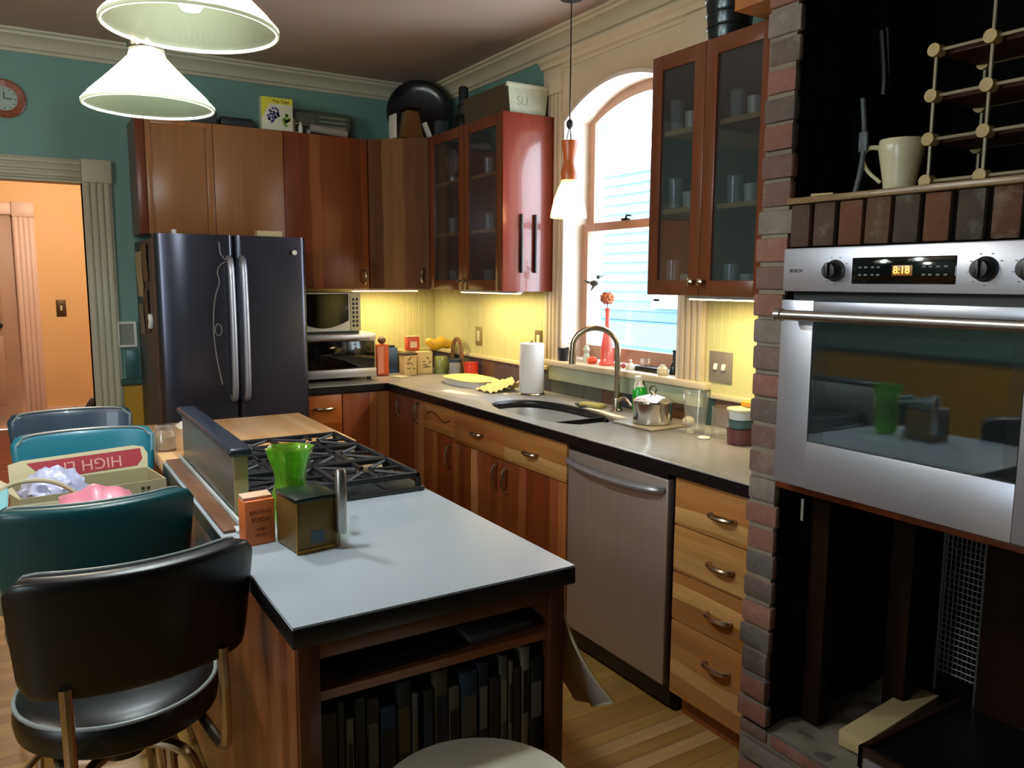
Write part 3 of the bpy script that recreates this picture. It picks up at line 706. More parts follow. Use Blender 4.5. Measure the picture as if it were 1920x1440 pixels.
b = MB(); bricks(b, -.6, .62, .0, ZC, CX, CX+.03, single_w=False, jit=.004); struct('wall_chimney_face', b, M['brick'], 40)
# soldier course and the shelf slab over it
b = MB(); y = 1.468
while y > .70:
    w = random.uniform(.060, .068); b.box(CX+random.uniform(-.003, .003), CX+.10, y-w, y, 1.606, 1.718+random.uniform(-.002, .002), .005, 2, rot=(random.uniform(-.02, .02), 0, 0)); y -= .0752
struct('wall_chimney_lintel', b, M['bricks'], 40)
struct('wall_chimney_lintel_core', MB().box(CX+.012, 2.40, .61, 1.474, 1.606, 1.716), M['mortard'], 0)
struct('trim_9', MB().box(CX-.012, 2.40, .625, 1.474, 1.719, 1.736, .003), wood('niche_shelf_wood', ['8a6f48', '7d6340'], board=.4), 35)
# hearth
b = MB(); bricks(b, .63, 1.577, .0, .19, CX+.005, CX+.11, single_w=False, jit=.006)
struct('wall_hearth', b, M['brick'], 40)
b = MB(); b.box(CX+.015, 2.44, .62, 1.577, 0, .185)
b.sheet(lambda u, v: V((CX+.02+.6*u, .63+.94*v, .193+.008*math.sin(u*23+v*9)*math.cos(v*31)+.005*random.random())), 24, 50, .01)
struct('floor_hearth', b, M['mortar'], 60)
# framing inside the opening
for i, (x, y0, y1, w) in enumerate(((1.93, 1.395, 1.455, .04), (2.20, 1.30, 1.37, .04), (2.35, .70, 1.17, .03))):
    single('timber_stud' if i < 2 else 'timber_board', MB().box(x, x+w, y0, y1, .205, .935, .003), M['stud'],
           ['dark timber stud just inside the brick pier below the oven', 'darker timber stud deeper in the hearth opening below the oven', 'brown board at the back right of the hearth opening'][i], 'timber', smooth=0)
b = MB()
for i in range(9): b.cyl((2.385, 1.19+i*.014, .30), (2.385, 1.19+i*.014, .95), .0022, 6)
for i in range(34): b.cyl((2.383, 1.185, .31+i*.019), (2.383, 1.31, .31+i*.019), .0022, 6)
b.box(2.38, 2.395, 1.182, 1.19, .205, .96); b.box(2.38, 2.395, 1.305, 1.313, .205, .96)
single('wire_mesh', b, pbr('galvanised_wire', '6f7470', .4, .8), 'grey wire mesh panel hanging in the dark back of the hearth opening', 'mesh', smooth=0)
b = MB(); b.box(1.905, 2.33, 1.245, 1.325, .2055, .252, .003, rot=(0, 0, .09)); single('pine_block', b, M['pine'], 'pale pine timber block lying on the hearth', 'timber')
b = MB(); t = thing('black_tray', 'black frame-edged slab lying on the hearth beside the pine block', 'slab', (2.15, .95, .21))
b.box(1.862, 2.34, .64, 1.205, .207, .255, .003); b.build('body', M['black'], t)
b = MB()
for q in ((1.855, 1.875, .64, 1.212), (1.855, 2.34, 1.195, 1.212)): b.box(*q, .206, .270, .003)
b.build('rim', pbr('brown_frame', '2c1a12', .4), t)
MB().box(1.846, 1.856, .64, 1.19, .2075, .245, .002).build('metal_edge', M['steelh'], t)
single('paper_tag', MB().box(1.905, 1.907, 1.478-.012, 1.478+.0-.001+.012-.014, .82, .885), M['paper'], 'small white paper tag inside the opening under the oven corner', 'tag')

# ------------------------------------------------------------------ built-in oven
ov = thing('wall_oven', 'stainless built-in wall oven with black knobs and amber clock, set in the brick chimney', 'oven', (1.95, 1.075, .965))
OX = 1.73
MB().box(OX+.03, 2.32, .73, 1.42, .975, 1.595).build('housing', M['black'], ov)
pn = MB().box(OX, OX+.035, .715, 1.435, 1.488, 1.600, .004).build('control_panel', M['steelh'], ov)
MB().box(OX-.002, OX+.01, .972, 1.228, 1.508, 1.572, .003).build('display', M['bglass'], pn)
am = emis('amber_digits', (1, .45, .08), 1.6)
RX = Matrix(((0, 0, -1, 0), (-1, 0, 0, 0), (0, 1, 0, 0), (0, 0, 0, 1)))   # text facing -X, reading towards -Y
MB().box(OX-.0025, OX, 1.072, 1.122, 1.528, 1.552, .001).build('clock_window', pbr('amber_back', '3a2408', .3, emit=(1, .4, .05), es=.12), pn)
text_mesh('clock_digits', '8:18', .024, Matrix.Translation((OX-.0035, 1.098, 1.540)) @ RX, am, pn)
b = MB()
for yy in (1.205, 1.19, 1.172, 1.157, 1.045, 1.03, 1.012, .995):
    for zz in (1.53, 1.548): b.box(OX-.0028, OX-.002, yy-.004, yy+.004, zz-.002, zz+.002)
b.build('button_marks', pbr('grey_print', '5a5f60', .4), pn)
text_mesh('brand_mark', 'BOSCH', .012, Matrix.Translation((OX-.001, 1.393, 1.541)) @ RX, pbr('dark_print', '33363a', .4), pn)
for yy in (1.275, .911, .82):
    k = MB().lathe([(.027, 0), (.027, -.004), (.023, -.006), (.021, -.026), (.018, -.03), (0, -.031)], (OX, yy, 1.541), 28, 'X').box(OX-.038, OX-.02, yy-.004, yy+.004, 1.523, 1.560, .002).build('knob', M['black'], pn)
    mk = MB()
    for q in range(7):
        a = math.radians(-60+q*40); mk.box(OX-.001, OX, yy+.036*math.sin(a)-.0025, yy+.036*math.sin(a)+.0025, 1.541+.034*math.cos(a)-.001, 1.541+.034*math.cos(a)+.001)
    mk.build('dial_marks', pbr('dial_print'+str(yy), '4a4d50', .4), pn)
fr = MB()
fr.box(OX, OX+.03, 1.333, 1.435, .972, 1.466, .003); fr.box(OX, OX+.03, .715, .817, .972, 1.466, .003); fr.box(OX, OX+.03, .817, 1.333, .972, 1.098, .001); fr.box(OX+.002, OX+.03, .817, 1.333, 1.432, 1.463, .001)
dr = fr.build('door', M['steelh'], ov)
MB().box(OX+.003, OX+.006, .819, 1.331, 1.10, 1.4655).build('glass', M['dglass'], dr, 0)
MB().box(OX+.010, OX+.0115, .850, 1.292, 1.105, 1.385).build('inner_glass', M['dglass2'], dr, 0)
b = MB()
for q in ((.819, 1.331, 1.10, 1.106), (.819, 1.331, 1.384, 1.43), (.819, .851, 1.106, 1.384), (1.291, 1.331, 1.106, 1.384)): b.box(OX+.012, OX+.016, *q)
b.build('inner_frame', M['black'], dr, 0)
b = MB()
for zz in (1.18, 1.25):
    for i in range(16): b.cyl((OX+.035-.006, .86+i*.028, zz), (OX+.0285, .86+i*.028, zz), .001, 4)
b.b.free()
b = MB(); b.tube([(OX-.052, 1.40, 1.428), (OX-.052, .75, 1.428)], .0135, 16); b.lathe([(.0135, 0), (.0165, .003), (.0165, .02), (.0135, .023)], (OX-.052, 1.385, 1.428), 16, 'Y'); b.lathe([(.0135, 0), (.0165, .003), (.0165, .02), (.0135, .023)], (OX-.052, .745, 1.428), 16, 'Y')
b.cyl((OX-.052, 1.39, 1.428), (OX, 1.39, 1.428), .011); b.cyl((OX-.052, .76, 1.428), (OX, .76, 1.428), .011); b.build('handle', M['steel'], dr)
single('oven_shelf', MB().box(CX-.005, 2.36, .63, 1.470, .938, .963, .003), M['wooddark'], 'dark reddish wooden board carrying the wall oven', 'shelf')

# ------------------------------------------------------------------ niche contents
def rack():
    t = thing('wine_rack', 'wooden peg wine rack with pale metal rods on the niche shelf', 'wine rack', (1.98, 1.02, 1.737))
    ys = [1.155, 1.025, .895, .765]; zs = [1.757, 1.856, 1.957, 2.062]
    pegm = pbr('peg_wood', 'b39a66', .6, var=.2, vs=30); rods = MB(); tim = MB()
    for j, y in enumerate(ys):
        n = 4 if j == 0 else 5
        for i in range(n):
            z = zs[i] if i < 4 else 2.165
            for x in (1.885, 2.10): MB().cyl((x, y, z), (x+.03, y, z), .0155, 14).build('peg', pegm, t)
            if i: [rods.cyl((x, y, (zs[i-1])+.015), (x, y, z-.015), .0042, 8) for x in (1.90, 2.115)]
            rods.cyl((1.915, y, z), (2.10, y, z), .0042, 8)
            if j:
                if i < 4 or j > 1: [rods.cyl((x, ys[j-1]-.015, z), (x, y+.015, z), .0042, 8) for x in (1.90, 2.115)]
        if j == 1: rods.cyl((1.90, y, 2.17), (1.90, y, 2.40), .0042, 8)
    for i, z in enumerate(zs): tim.box(1.93, 2.09, .76, 1.16, z-.006, z+.003)
    rods.build('rods', pbr('pale_rod', 'a59a80', .35, .4), t); tim.build('slats', pbr('red_slat', '4a2618', .6), t)
rack()
jg = thing('pitcher', 'cream ceramic pitcher standing in the dark niche beside the wine rack', 'pitcher', (1.905, 1.232, 1.737))
MB().lathe([(.0, .0), (.034, .0), (.037, .004), (.040, .03), (.048, .075), (.054, .105), (.054, .12), (.052, .13), (.049, .13), (.049, .118), (.044, .08), (.035, .03), (0, .012)], (1.905, 1.232, 1.737), 32, cap=False).build('body', M['cream'], jg)
b = MB(); b.tube([(1.888, 1.278, 1.852), (1.875, 1.305, 1.856), (1.868, 1.318, 1.835), (1.872, 1.308, 1.80), (1.885, 1.272, 1.765)], lambda q: .0065-.002*q, 10, smooth=2); b.build('handle', M['cream'], jg)
def pan(cx, cy, cz, R, tilt, lab):
    t = thing('frying_pan', lab, 'pan', (cx, cy, 1.737))
    m = Matrix.Translation((cx, cy, cz)) @ Matrix.Rotation(tilt, 4, 'X') @ Matrix.Rotation(PI/2, 4, 'X')
    MB().lathe([(0, 0), (R*.8, 0), (R*.95, .012), (R, .04), (R-.004, .04), (R*.93, .014), (R*.78, .005), (0, .005)], seg=40, m=m, cap=False).build('pan_body', M['bglass'], t)
    b = MB(); b.tube([m @ V((0, R, .035)), m @ V((0, R+.05, .045)), m @ V((0, R+.17, .05))], .010, 8, smooth=1); b.build('handle', M['black'], t)
    return t
pan(2.10, 1.43, 1.89, .15, -.14, 'dark round pan leaning against the left side of the niche')
pan(2.02, 1.38, 1.875, .135, -.18, 'black frying pan leaning in front of the darker pan in the niche')
b = MB(); b.tube([(1.87, 1.325, 1.98), (1.87, 1.315, 1.90), (1.865, 1.31, 1.86), (1.86, 1.312, 1.80), (1.85, 1.318, 1.742)], .0065, 8, smooth=2); b.box(1.860, 1.870, 1.30, 1.325, 1.845, 1.895, .003)
single('camera_strap', b, pbr('grey_strap', '4c5258', .5), 'grey strap with buckle hanging down between pan and pitcher in the niche', 'strap')
b = MB(); b.box(1.83, 1.93, 1.39, 1.45, 1.7365, 1.748, .002, rot=(0, 0, .3)); single('wood_scrap', b, M['pine'], 'small pale wood scrap lying at the left end of the niche shelf', 'wood')

# ------------------------------------------------------------------ refrigerator
fz = thing('refrigerator', 'dark stainless french-door refrigerator below the plain wall cabinet', 'refrigerator', (.937, 4.6, 0))
MB().box(.560, 1.312, 4.285, 4.95, .02, 1.715, .006).build('case', M['fridgeside'], fz)
def fdoor(x0, x1, z0, z1, name='door'):
    n = 40; w = x1-x0; pts = []
    for i in range(n+1):
        t = i/n; xx = x0+w*t; e = min(t, 1-t)*w
        bulge = .012*(1-(2*((xx-.560)/.752)-1)**2)
        r = .028; s = (r-math.sqrt(max(0, r*r-(r-e)**2))) if e < r else 0
        g = xx-.562; s += .034*(1-g/.15)**2 if g < .15 else 0
        pts.append((xx, min(4.215-bulge+s, 4.272)))
    ex = []
    for t in (.004, .010, .018): ex += [t]
    return MB().prism(pts + [(x1, 4.278), (x0, 4.278)], z0, z1, 'Z').build(name, M['fridge'], fz, 50)
dl = fdoor(.562, .934, .72, 1.735); drr = fdoor(.938, 1.31, .72, 1.735); fdoor(.562, 1.31, .06, .712, 'freezer_drawer')
for x, p in ((.905, dl), (.968, drr)):
    b = MB(); b.tube([(x, 4.20, .90), (x, 4.165, .91), (x, 4.150, 1.0), (x, 4.143, 1.26), (x, 4.150, 1.54), (x, 4.165, 1.61), (x, 4.20, 1.62)], .0165, 12, smooth=2); b.build('handle', M['steelh'], p)
b = MB(); b.tube([(.885, 4.182, 1.60), (.86, 4.20, 1.585), (.845, 4.203, 1.55), (.86, 4.20, 1.50), (.835, 4.202, 1.44), (.82, 4.203, 1.34), (.818, 4.203, 1.22), (.83, 4.202, 1.10), (.85, 4.20, .98)], .003, 6, smooth=2)
b.tube([(.885, 4.182, 1.61), (.865, 4.198, 1.64), (.86, 4.20, 1.70)], .003, 6)
b.tube([(.842+.016*math.cos(a), 4.202, 1.26+.03*math.sin(a)) for a in [i*PI/8 for i in range(16)]], .0025, 6, closed=True)
single('hanging_cord', b, pbr('pale_cord', '8a8684', .6), 'thin pale looped cord hanging down the left fridge door from the handle', 'cord')
for xx, zz, rr in ((1.24, 1.655, .013),): single('magnet', MB().lathe([(rr, 4.200), (rr, 4.195), (0, 4.194)], (xx, 0, zz), 16, 'Y'), M['paper'], 'tiny pale round magnet near the top of the right fridge door', 'magnet')
single('wood_block', MB().box(1.06, 1.19, 4.235, 4.30, 1.7355, 1.765, .002), M['pine'], 'small pale wood block lying on top of the fridge', 'wood')
single('bottle_cap', MB().lathe([(.012, 1.7355), (.012, 1.753), (.008, 1.757), (0, 1.757)], (.66, 4.25, 0), 14), M['white'], 'tiny white cap on the top left of the fridge', 'cap')
# papers on the fridge side
for i, (y0, y1, z0, z1, c_) in enumerate(((4.62, 4.85, 1.42, 1.66, 'a89a78'), (4.42, 4.60, 1.50, 1.69, '6b5238'), (4.45, 4.60, 1.24, 1.46, '5a4632'), (4.64, 4.80, 1.22, 1.38, '7c7462'))):
    b = MB(); b.sheet(lambda u, v, y0=y0, y1=y1, z0=z0, z1=z1: V((.556-.006*math.sin(u*3+v*2)**2, y0+(y1-y0)*u, z0+(z1-z0)*v)), 4, 4, .0015)
    single('fridge_note', b, pbr('note_'+c_, c_, .7, var=.3, vs=25), ['pale paper sheet hung on the fridge side near the wall', 'brown photo sheet high on the fridge side', 'dark printed sheet on the fridge side, below the brown photo', 'small grey note low on the fridge side, nearest the wall'][i], 'note', 'papers on the fridge side')
b = MB(); b.tube([(.551, 4.38, 1.31), (.549, 4.37, 1.34), (.551, 4.36, 1.30), (.549, 4.38, 1.27)], .012, 8, smooth=1); single('magnet_clip', b, M['white'], 'white clip-like magnet low on the fridge side', 'magnet')
# frame and tin on the rail left of the fridge
t = thing('picture_frame', 'small white-framed picture on the teal wall beside the fridge', 'picture', (.497, 4.97, 1.20))
b = MB()
for q in ((.446, .460, 1.129, 1.275), (.534, .548, 1.129, 1.275), (.46, .534, 1.129, 1.143), (.46, .534, 1.261, 1.275)): b.box(q[0], q[1], 4.955, YB, q[2], q[3], .002)
b.build('frame', M['white'], t); MB().box(.459, .535, 4.965, 4.975, 1.142, 1.262).build('picture', pbr('grey_print_art', '7d8478', .5, var=.35, vs=60), t)
single('tin_box', MB().box(.482, .55, 4.935, 4.975, .9505, 1.115, .004), pbr('teal_tin', '3d6266', .35, .2), 'teal tin box standing on the dark green rail beside the fridge', 'tin')
# plate clock
ck = thing('wall_clock', 'round plate clock with flowered brown rim on the teal wall', 'clock', (-.01, 4.97, 2.43))
MB().lathe([(.094, .0), (.097, -.012), (.09, -.016), (.06, -.010), (.058, -.006)], (-.01, YB-.001, 2.43), 48, 'Y').build('rim', pbr('flowered_rim', '8a4f3a', .3, var=.9, vs=55), ck)
MB().lathe([(.06, 0), (.06, -.009), (0, -.009)], (-.01, YB-.001, 2.43), 32, 'Y').build('dial', pbr('pale_dial', '9fb0a6', .3, var=.03), ck)
b = MB()
for i in range(12):
    a = i*PI/6; b.cyl((-.01+.046*math.sin(a), YB-.0115, 2.43+.046*math.cos(a)), (-.01+.054*math.sin(a), YB-.0115, 2.43+.054*math.cos(a)), .0018, 5)
b.build('hour_marks', M['black'], ck)
b = MB(); b.box(-.012, -.008, YB-.013, YB-.012, 2.43, 2.465); b.box(-.01, .025, YB-.014, YB-.013, 2.428, 2.432); b.build('hands', M['black'], ck)

# ------------------------------------------------------------------ island
isl = thing('kitchen_island', 'long kitchen island with grey top, open bookshelf end and wooden sides', 'island', (.67, 2.4, 0))
TW = 1.345
b = MB(); b.box(.382, .945, 1.52, 3.44, .08, .872); b.build('cabinet_body', M['islandw'], isl)
b = MB(); b.box(.376, .392, TW, 1.50, .06, .873, .001); b.box(.94, .958, TW, 1.50, .06, .873, .001); b.box(.392, .94, 1.50, 1.515, .06, .873); b.box(.376, .958, TW+.0, 1.51, .055, .075)
b.build('bookcase_side', M['islandw'], isl)
b = MB(); b.box(.378, .418, TW-.012, TW+.01, .06, .873, .002); b.box(.922, .958, TW-.012, TW+.01, .06, .873, .002); b.box(.418, .922, TW-.010, TW+.008, .832, .873, .001)
b.build('face_frame', wood('island_face', ['44200f', '4c2614'], board=.2, grain=.2), isl)
for z in (.745, .43): MB().box(.392, .94, TW, 1.50, z, z+.018).build('shelf', wood('island_shelf'+str(z), ['6a3820', '744026'], horizontal=True, board=.3), isl)
MB().box(.40, .93, 1.62, 3.40, .0, .08).build('plinth', M['black'], isl)
ct = thing('island_worktop', 'grey laminate island worktop with thick black edge', 'worktop', (.66, 2.0, .875))
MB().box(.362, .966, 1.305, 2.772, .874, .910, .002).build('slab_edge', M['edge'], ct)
MB().box(.3635, .9645, 1.3065, 2.772, .910, .9142).build('laminate_top', M['lam'], ct, 0)
bb = thing('butcher_block', 'thick butcher block slab at the far end of the island', 'worktop', (.69, 3.13, .874))
MB().box(.3625, 1.032, 2.775, 3.495, .874, .921, .004).build('slab', M['butcher'], bb)
b = MB(); b.box(.372, .412, 1.90, 2.774, .9145, .922, .002); single('wood_trim_strip', b, wood('brown_strip', ['6a4430', '74503a'], board=.2), 'narrow brown wood strip along the left island edge', 'trim strip')
b = MB(); b.box(.4125, .4205, 1.93, 2.774, .9145, .934, .002); b.box(.400, .445, 1.885, 1.925, .9145, .923, .003); single('metal_channel', b, pbr('bright_channel', 'c4cccc', .3, .3), 'thin bright metal channel at the foot of the cooktop guard', 'channel')
# splash guard beside the cooktop
gd = thing('splash_guard', 'upright steel splash guard with padded black cap beside the cooktop', 'splash guard', (.44, 2.38, .9145))
MB().box(.422, .455, 2.00, 2.735, .9145, 1.078, .002).build('panel', pbr('aged_steel_panel', '7d7d74', .38, .7, var=.15, vs=6), gd)
MB().box(.4215, .456, 1.994, 2.0, .9145, 1.078, .001).build('end_strip', pbr('brass_strip', 'b0a378', .4, .4), gd)
MB().box(.408, .466, 1.975, 2.75, 1.0785, 1.100, .009, 4).build('cap', pbr('navy_cap', '1c2430', .3), gd)
# cooktop
ck = thing('gas_cooktop', 'gas cooktop with black cast-iron grates on the island', 'cooktop', (.71, 2.4, .9145))
MB().box(.462, .955, 2.02, 2.765, .9145, .926, .005, 3).build('tray', pbr('cooktop_steel', '55595c', .3, .8), ck)
for bx, by, br in ((.58, 2.17, .045), (.84, 2.17, .038), (.71, 2.40, .055), (.58, 2.63, .038), (.84, 2.63, .045)):
    q = MB().lathe([(br+.018, .926), (br+.012, .932), (br, .934), (br, .944), (br*.75, .946), (br*.75, .952), (0, .953)], (bx, by, 0), 28).build('burner', M['blackm'], ck)
    MB().lathe([(br*.72, .9535), (br*.68, .957), (0, .957)], (bx, by, 0), 24).build('burner_cap', M['black'], q)
for k in range(3):
    y0 = 2.032+k*.244; y1 = y0+.236; g = MB(); h0, h1 = .951, .966
    for x0, x1, ya, yb in ((.475, .945, y0, y0+.013), (.475, .945, y1-.013, y1), (.475, .488, y0, y1), (.932, .945, y0, y1), (.700, .713, y0, y1)): g.box(x0, x1, ya, yb, h0, h1, .003)
    for cxx in (.59, .825):
        yc = (y0+y1)/2
        for a in range(8):
            an = a*PI/4+.0; dx, dy = math.cos(an), math.sin(an)
            L1 = min((.105 if abs(dx) > .1 else 9)/max(abs(dx), .01), (.11 if abs(dy) > .1 else 9)/max(abs(dy), .01))
            g.cyl((cxx+dx*.03, yc+dy*.03, .961), (cxx+dx*L1, yc+dy*L1, .958), .0055, 6)
    for x in (.48, .94):
        for y in (y0+.006, y1-.006): g.box(x-.007, x+.007, y-.006, y+.006, .926, h0, .001)
    g.build('grate', M['blackm'], ck)
# books in the end bookcase
tones = ['3c2c14', '14140f', '8a8678', '1a1a20', '2a1f18', '16304c', '0f1216', '6b6862', '1c201c', '5a4a26', '6a6048', '1b3a4c', '101c34', '23191a', '5a5648', '7a7468', '2c2018', '8a866e', '141f18']
names = ['dark olive', 'black', 'pale grey', 'black-blue', 'dark brown', 'blue', 'charcoal', 'mid grey', 'dark green-grey', 'olive', 'khaki', 'teal-blue', 'navy', 'maroon-black', 'drab', 'light grey', 'deep brown', 'cream-banded', 'dark green']
x = .424; i = 0
ws = [.036, .014, .016, .022, .026, .034, .030, .014, .022, .030, .026, .040, .024, .026, .018, .012, .018, .020, .032]
for w, tcol, nm in zip(ws, tones, names):
    h = .222+.024*math.sin(i*2.3); h = min(h, .255)
    t = thing('book', nm + ' book spine on the lower island shelf' + (', %s from its left end' % ['first', 'second', 'third', 'fourth', 'fifth', 'sixth', 'seventh', 'eighth', 'ninth', 'tenth', 'eleventh', 'twelfth', 'thirteenth', 'fourteenth', 'fifteenth', 'sixteenth', 'seventeenth', 'eighteenth', 'nineteenth'][i]), 'book', (x+w/2, 1.43, .449), 0, 'books in the island end')
    rot = None
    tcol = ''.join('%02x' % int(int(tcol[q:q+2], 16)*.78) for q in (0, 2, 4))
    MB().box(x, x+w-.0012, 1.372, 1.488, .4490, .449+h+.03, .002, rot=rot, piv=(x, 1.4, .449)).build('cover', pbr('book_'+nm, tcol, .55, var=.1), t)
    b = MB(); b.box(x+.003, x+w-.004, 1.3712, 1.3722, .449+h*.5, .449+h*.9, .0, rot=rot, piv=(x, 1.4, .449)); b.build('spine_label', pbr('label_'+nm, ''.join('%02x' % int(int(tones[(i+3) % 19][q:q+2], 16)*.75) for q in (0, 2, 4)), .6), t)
    x += w+(.012 if i == 7 else .002); i += 1
# flat items on upper bookcase shelf
single('baking_sheet', MB().box(.47, .73, 1.36, 1.49, .7635, .772, .003, rot=(0, 0, .03)), pbr('dark_sheet', '2e2a26', .35, .6), 'dark baking sheet lying flat on the upper island shelf', 'baking sheet')
single('baking_sheet', MB().box(.48, .70, 1.375, 1.488, .7725, .780, .003), pbr('sheet_b', '231f1d', .4, .5), 'smaller dark baking sheet stacked on the other in the island shelf', 'baking sheet')
single('notebook', MB().box(.745, .90, 1.37, 1.48, .7635, .782, .002), pbr('notebook_grey', '3c3832', .6), 'thin grey notebook lying at the right of the upper island shelf', 'book')
# towel hanging on island's right side
b = MB()
def towel(u, v):
    y = 1.36+.17*u; z = .83-.26*v; x = .9585+.006+(.115*v**1.8)+.010*math.sin(u*14)*v
    return V((x, y-.05*v, z-.05*v*math.sin(u*2.2)))
b.sheet(towel, 18, 16, .003)
tt = thing('dish_towel', 'pale grey-pink dish towel hanging off the right side of the island', 'towel', (.97, 1.45, .83))
b.build('cloth', pbr('towel_cloth', 'a3958f', .9, bump=.2, bs=200), tt)
b = MB(); b.tube([towel(0, i/12)-V((0, .003, 0)) for i in range(13)], .0035, 6); b.tube([towel(i/12, 1) for i in range(13)], .004, 6); b.build('hem', M['cream'], tt)
b = MB(); b.box(.957, .962, 1.355, 1.535, .825, .835); b.build('hanging_loop', M['white'], tt)

# ------------------------------------------------------------------ things on the island
def lbl(mb, name, mat, par): return mb.build(name, mat, par)
t = thing('baking_soda_box', 'small orange carton with dark lettering beside the green vase', 'box', (.428, 1.80, .9146), math.radians(6))
b = MB().box(-.035, .033, -.022, .022, 0, .103, .001); b.build('carton', pbr('orange_carton', 'c2642a', .55, var=.06), t, local=True)
b = MB().box(-.034, .032, -.010, .022, .1035, .112, .001, rot=(.15, 0, 0)); b.build('flap', pbr('carton_flap', 'c9a184', .6), t, local=True)
F_ = Matrix(((1, 0, 0, 0), (0, 0, -1, 0), (0, 1, 0, 0), (0, 0, 0, 1)))
dk = pbr('brown_print', '6e2412', .5)
for s_, zz, sz in (('BAKING', .076, .014), ('SODA', .058, .016), ('PURE', .036, .008), ('NET WT', .022, .007)):
    text_mesh('lettering', s_, sz, Matrix.Translation((0, -.0225, zz)) @ F_, dk, t, local=True)
t = thing('tea_tin', 'square brown-gold tin with dark green lid on the island', 'tin', (.522, 1.73, .9146), math.radians(7))
MB().box(-.05, .05, -.058, .058, 0, .118, .005, 3).build('body', pbr('gold_brown_tin', '6b5426', .32, .35, var=.25, vs=14), t, local=True)
MB().box(-.0512, .0512, -.0592, .0592, .113, .124, .003).build('lid', pbr('dark_green_lid', '1d2a20', .3, .4), t, local=True)
b = MB(); b.box(-.0515, -.049, -.060, -.056, .004, .113); b.box(.049, .0515, -.060, -.056, .004, .113); b.box(-.0515, .0515, -.060, -.057, .0, .008); b.build('gold_edging', pbr('gold_edge', 'a07a30', .3, .6), t, local=True)
b = MB(); b.box(-.018, .014, -.0592, -.0575, .018, .046); b.build('blue_patch', pbr('blue_patch', '3c5660', .4), t, local=True)
vs_ = thing('vase', 'bright green glass vase with pinched waist behind the tea tin', 'vase', (.532, 1.89, .9146))
b = MB(); pr_ = [(.030, .002), (.034, .0), (.040, .01), (.046, .05), (.043, .085), (.036, .11), (.037, .13), (.046, .16), (.055, .188), (.056, .194), (.053, .190), (.043, .160), (.034, .13), (.033, .11), (.040, .085), (.043, .05), (.036, .014), (0, .010)]
b.lathe(pr_, (.532, 1.89, .9146), 8 * 6, cap=True)
for v in b.b.verts:
    dx, dy = v.co.x-.532, v.co.y-1.89; a = math.atan2(dy, dx); k = 1+.05*math.cos(6*a)*min(1, (v.co.z-.9146)/.1); v.co.x = .532+dx*k; v.co.y = 1.89+dy*k
b.build('vase_glass', M['gglass'], vs_)
t = thing('pepper_mill', 'slim steel and glass pepper mill beside the tea tin', 'pepper mill', (.580, 1.665, .9146))
MB().lathe([(.013, 0), (.014, .004), (.012, .03), (.011, .034)], (.580, 1.665, .9146), 20).build('glass_base', M['clear'], t)
MB().lathe([(.011, .034), (.0125, .038), (.0125, .17), (.011, .176), (.009, .18), (0, .181)], (.580, 1.665, .9146), 20).build('steel_tube', M['steel'], t)
t = thing('salt_shaker', 'tiny clear glass shaker right of the pepper mill', 'shaker', (.640, 1.745, .9146))
MB().lathe([(.011, 0), (.013, .006), (.009, .03), (.010, .04), (0, .042)], (.640, 1.745, .9146), 16).build('glass', M['clear'], t)
t = thing('glass_jar', 'clear glass jar of brown contents on the butcher block corner', 'jar', (.395, 2.93, .9215))
MB().lathe([(.034, 0), (.036, .004), (.036, .062), (.030, .072), (.030, .078), (.028, .078), (.028, .07), (.033, .06), (.033, .008), (0, .006)], (.395, 2.93, .9215), 28, cap=False).build('glass', M['clear'], t)
MB().lathe([(.032, .007), (.032, .05), (0, .052)], (.395, 2.93, .9215), 24).build('contents', pbr('tan_contents', '9a7c54', .8, var=.3, vs=50), t)
MB().lathe([(.032, .0775), (.032, .088), (.029, .09), (0, .09)], (.395, 2.93, .9215), 24).build('lid', M['clear'], t)
single('spoon_rest', MB().lathe([(0, 0), (.045, .001), (.055, .010), (.05, .011), (.042, .004), (0, .003)], (.80, 2.87, .9212), 28, cap=False), M['butcher'], 'round shallow wooden spoon rest on the butcher block', 'spoon rest')
b = MB(); random.seed(3)
b.sheet(lambda u, v: V((.50+.14*u, 3.33+.10*v, .9225+.028*abs(math.sin(u*7+v*5))*(1-abs(2*v-1)**3)*(1-abs(2*u-1)**4))), 16, 12, .002)
single('crumpled_napkin', b, M['paper'], 'crumpled white napkin behind the splash guard on the butcher block', 'napkin', smooth=60)

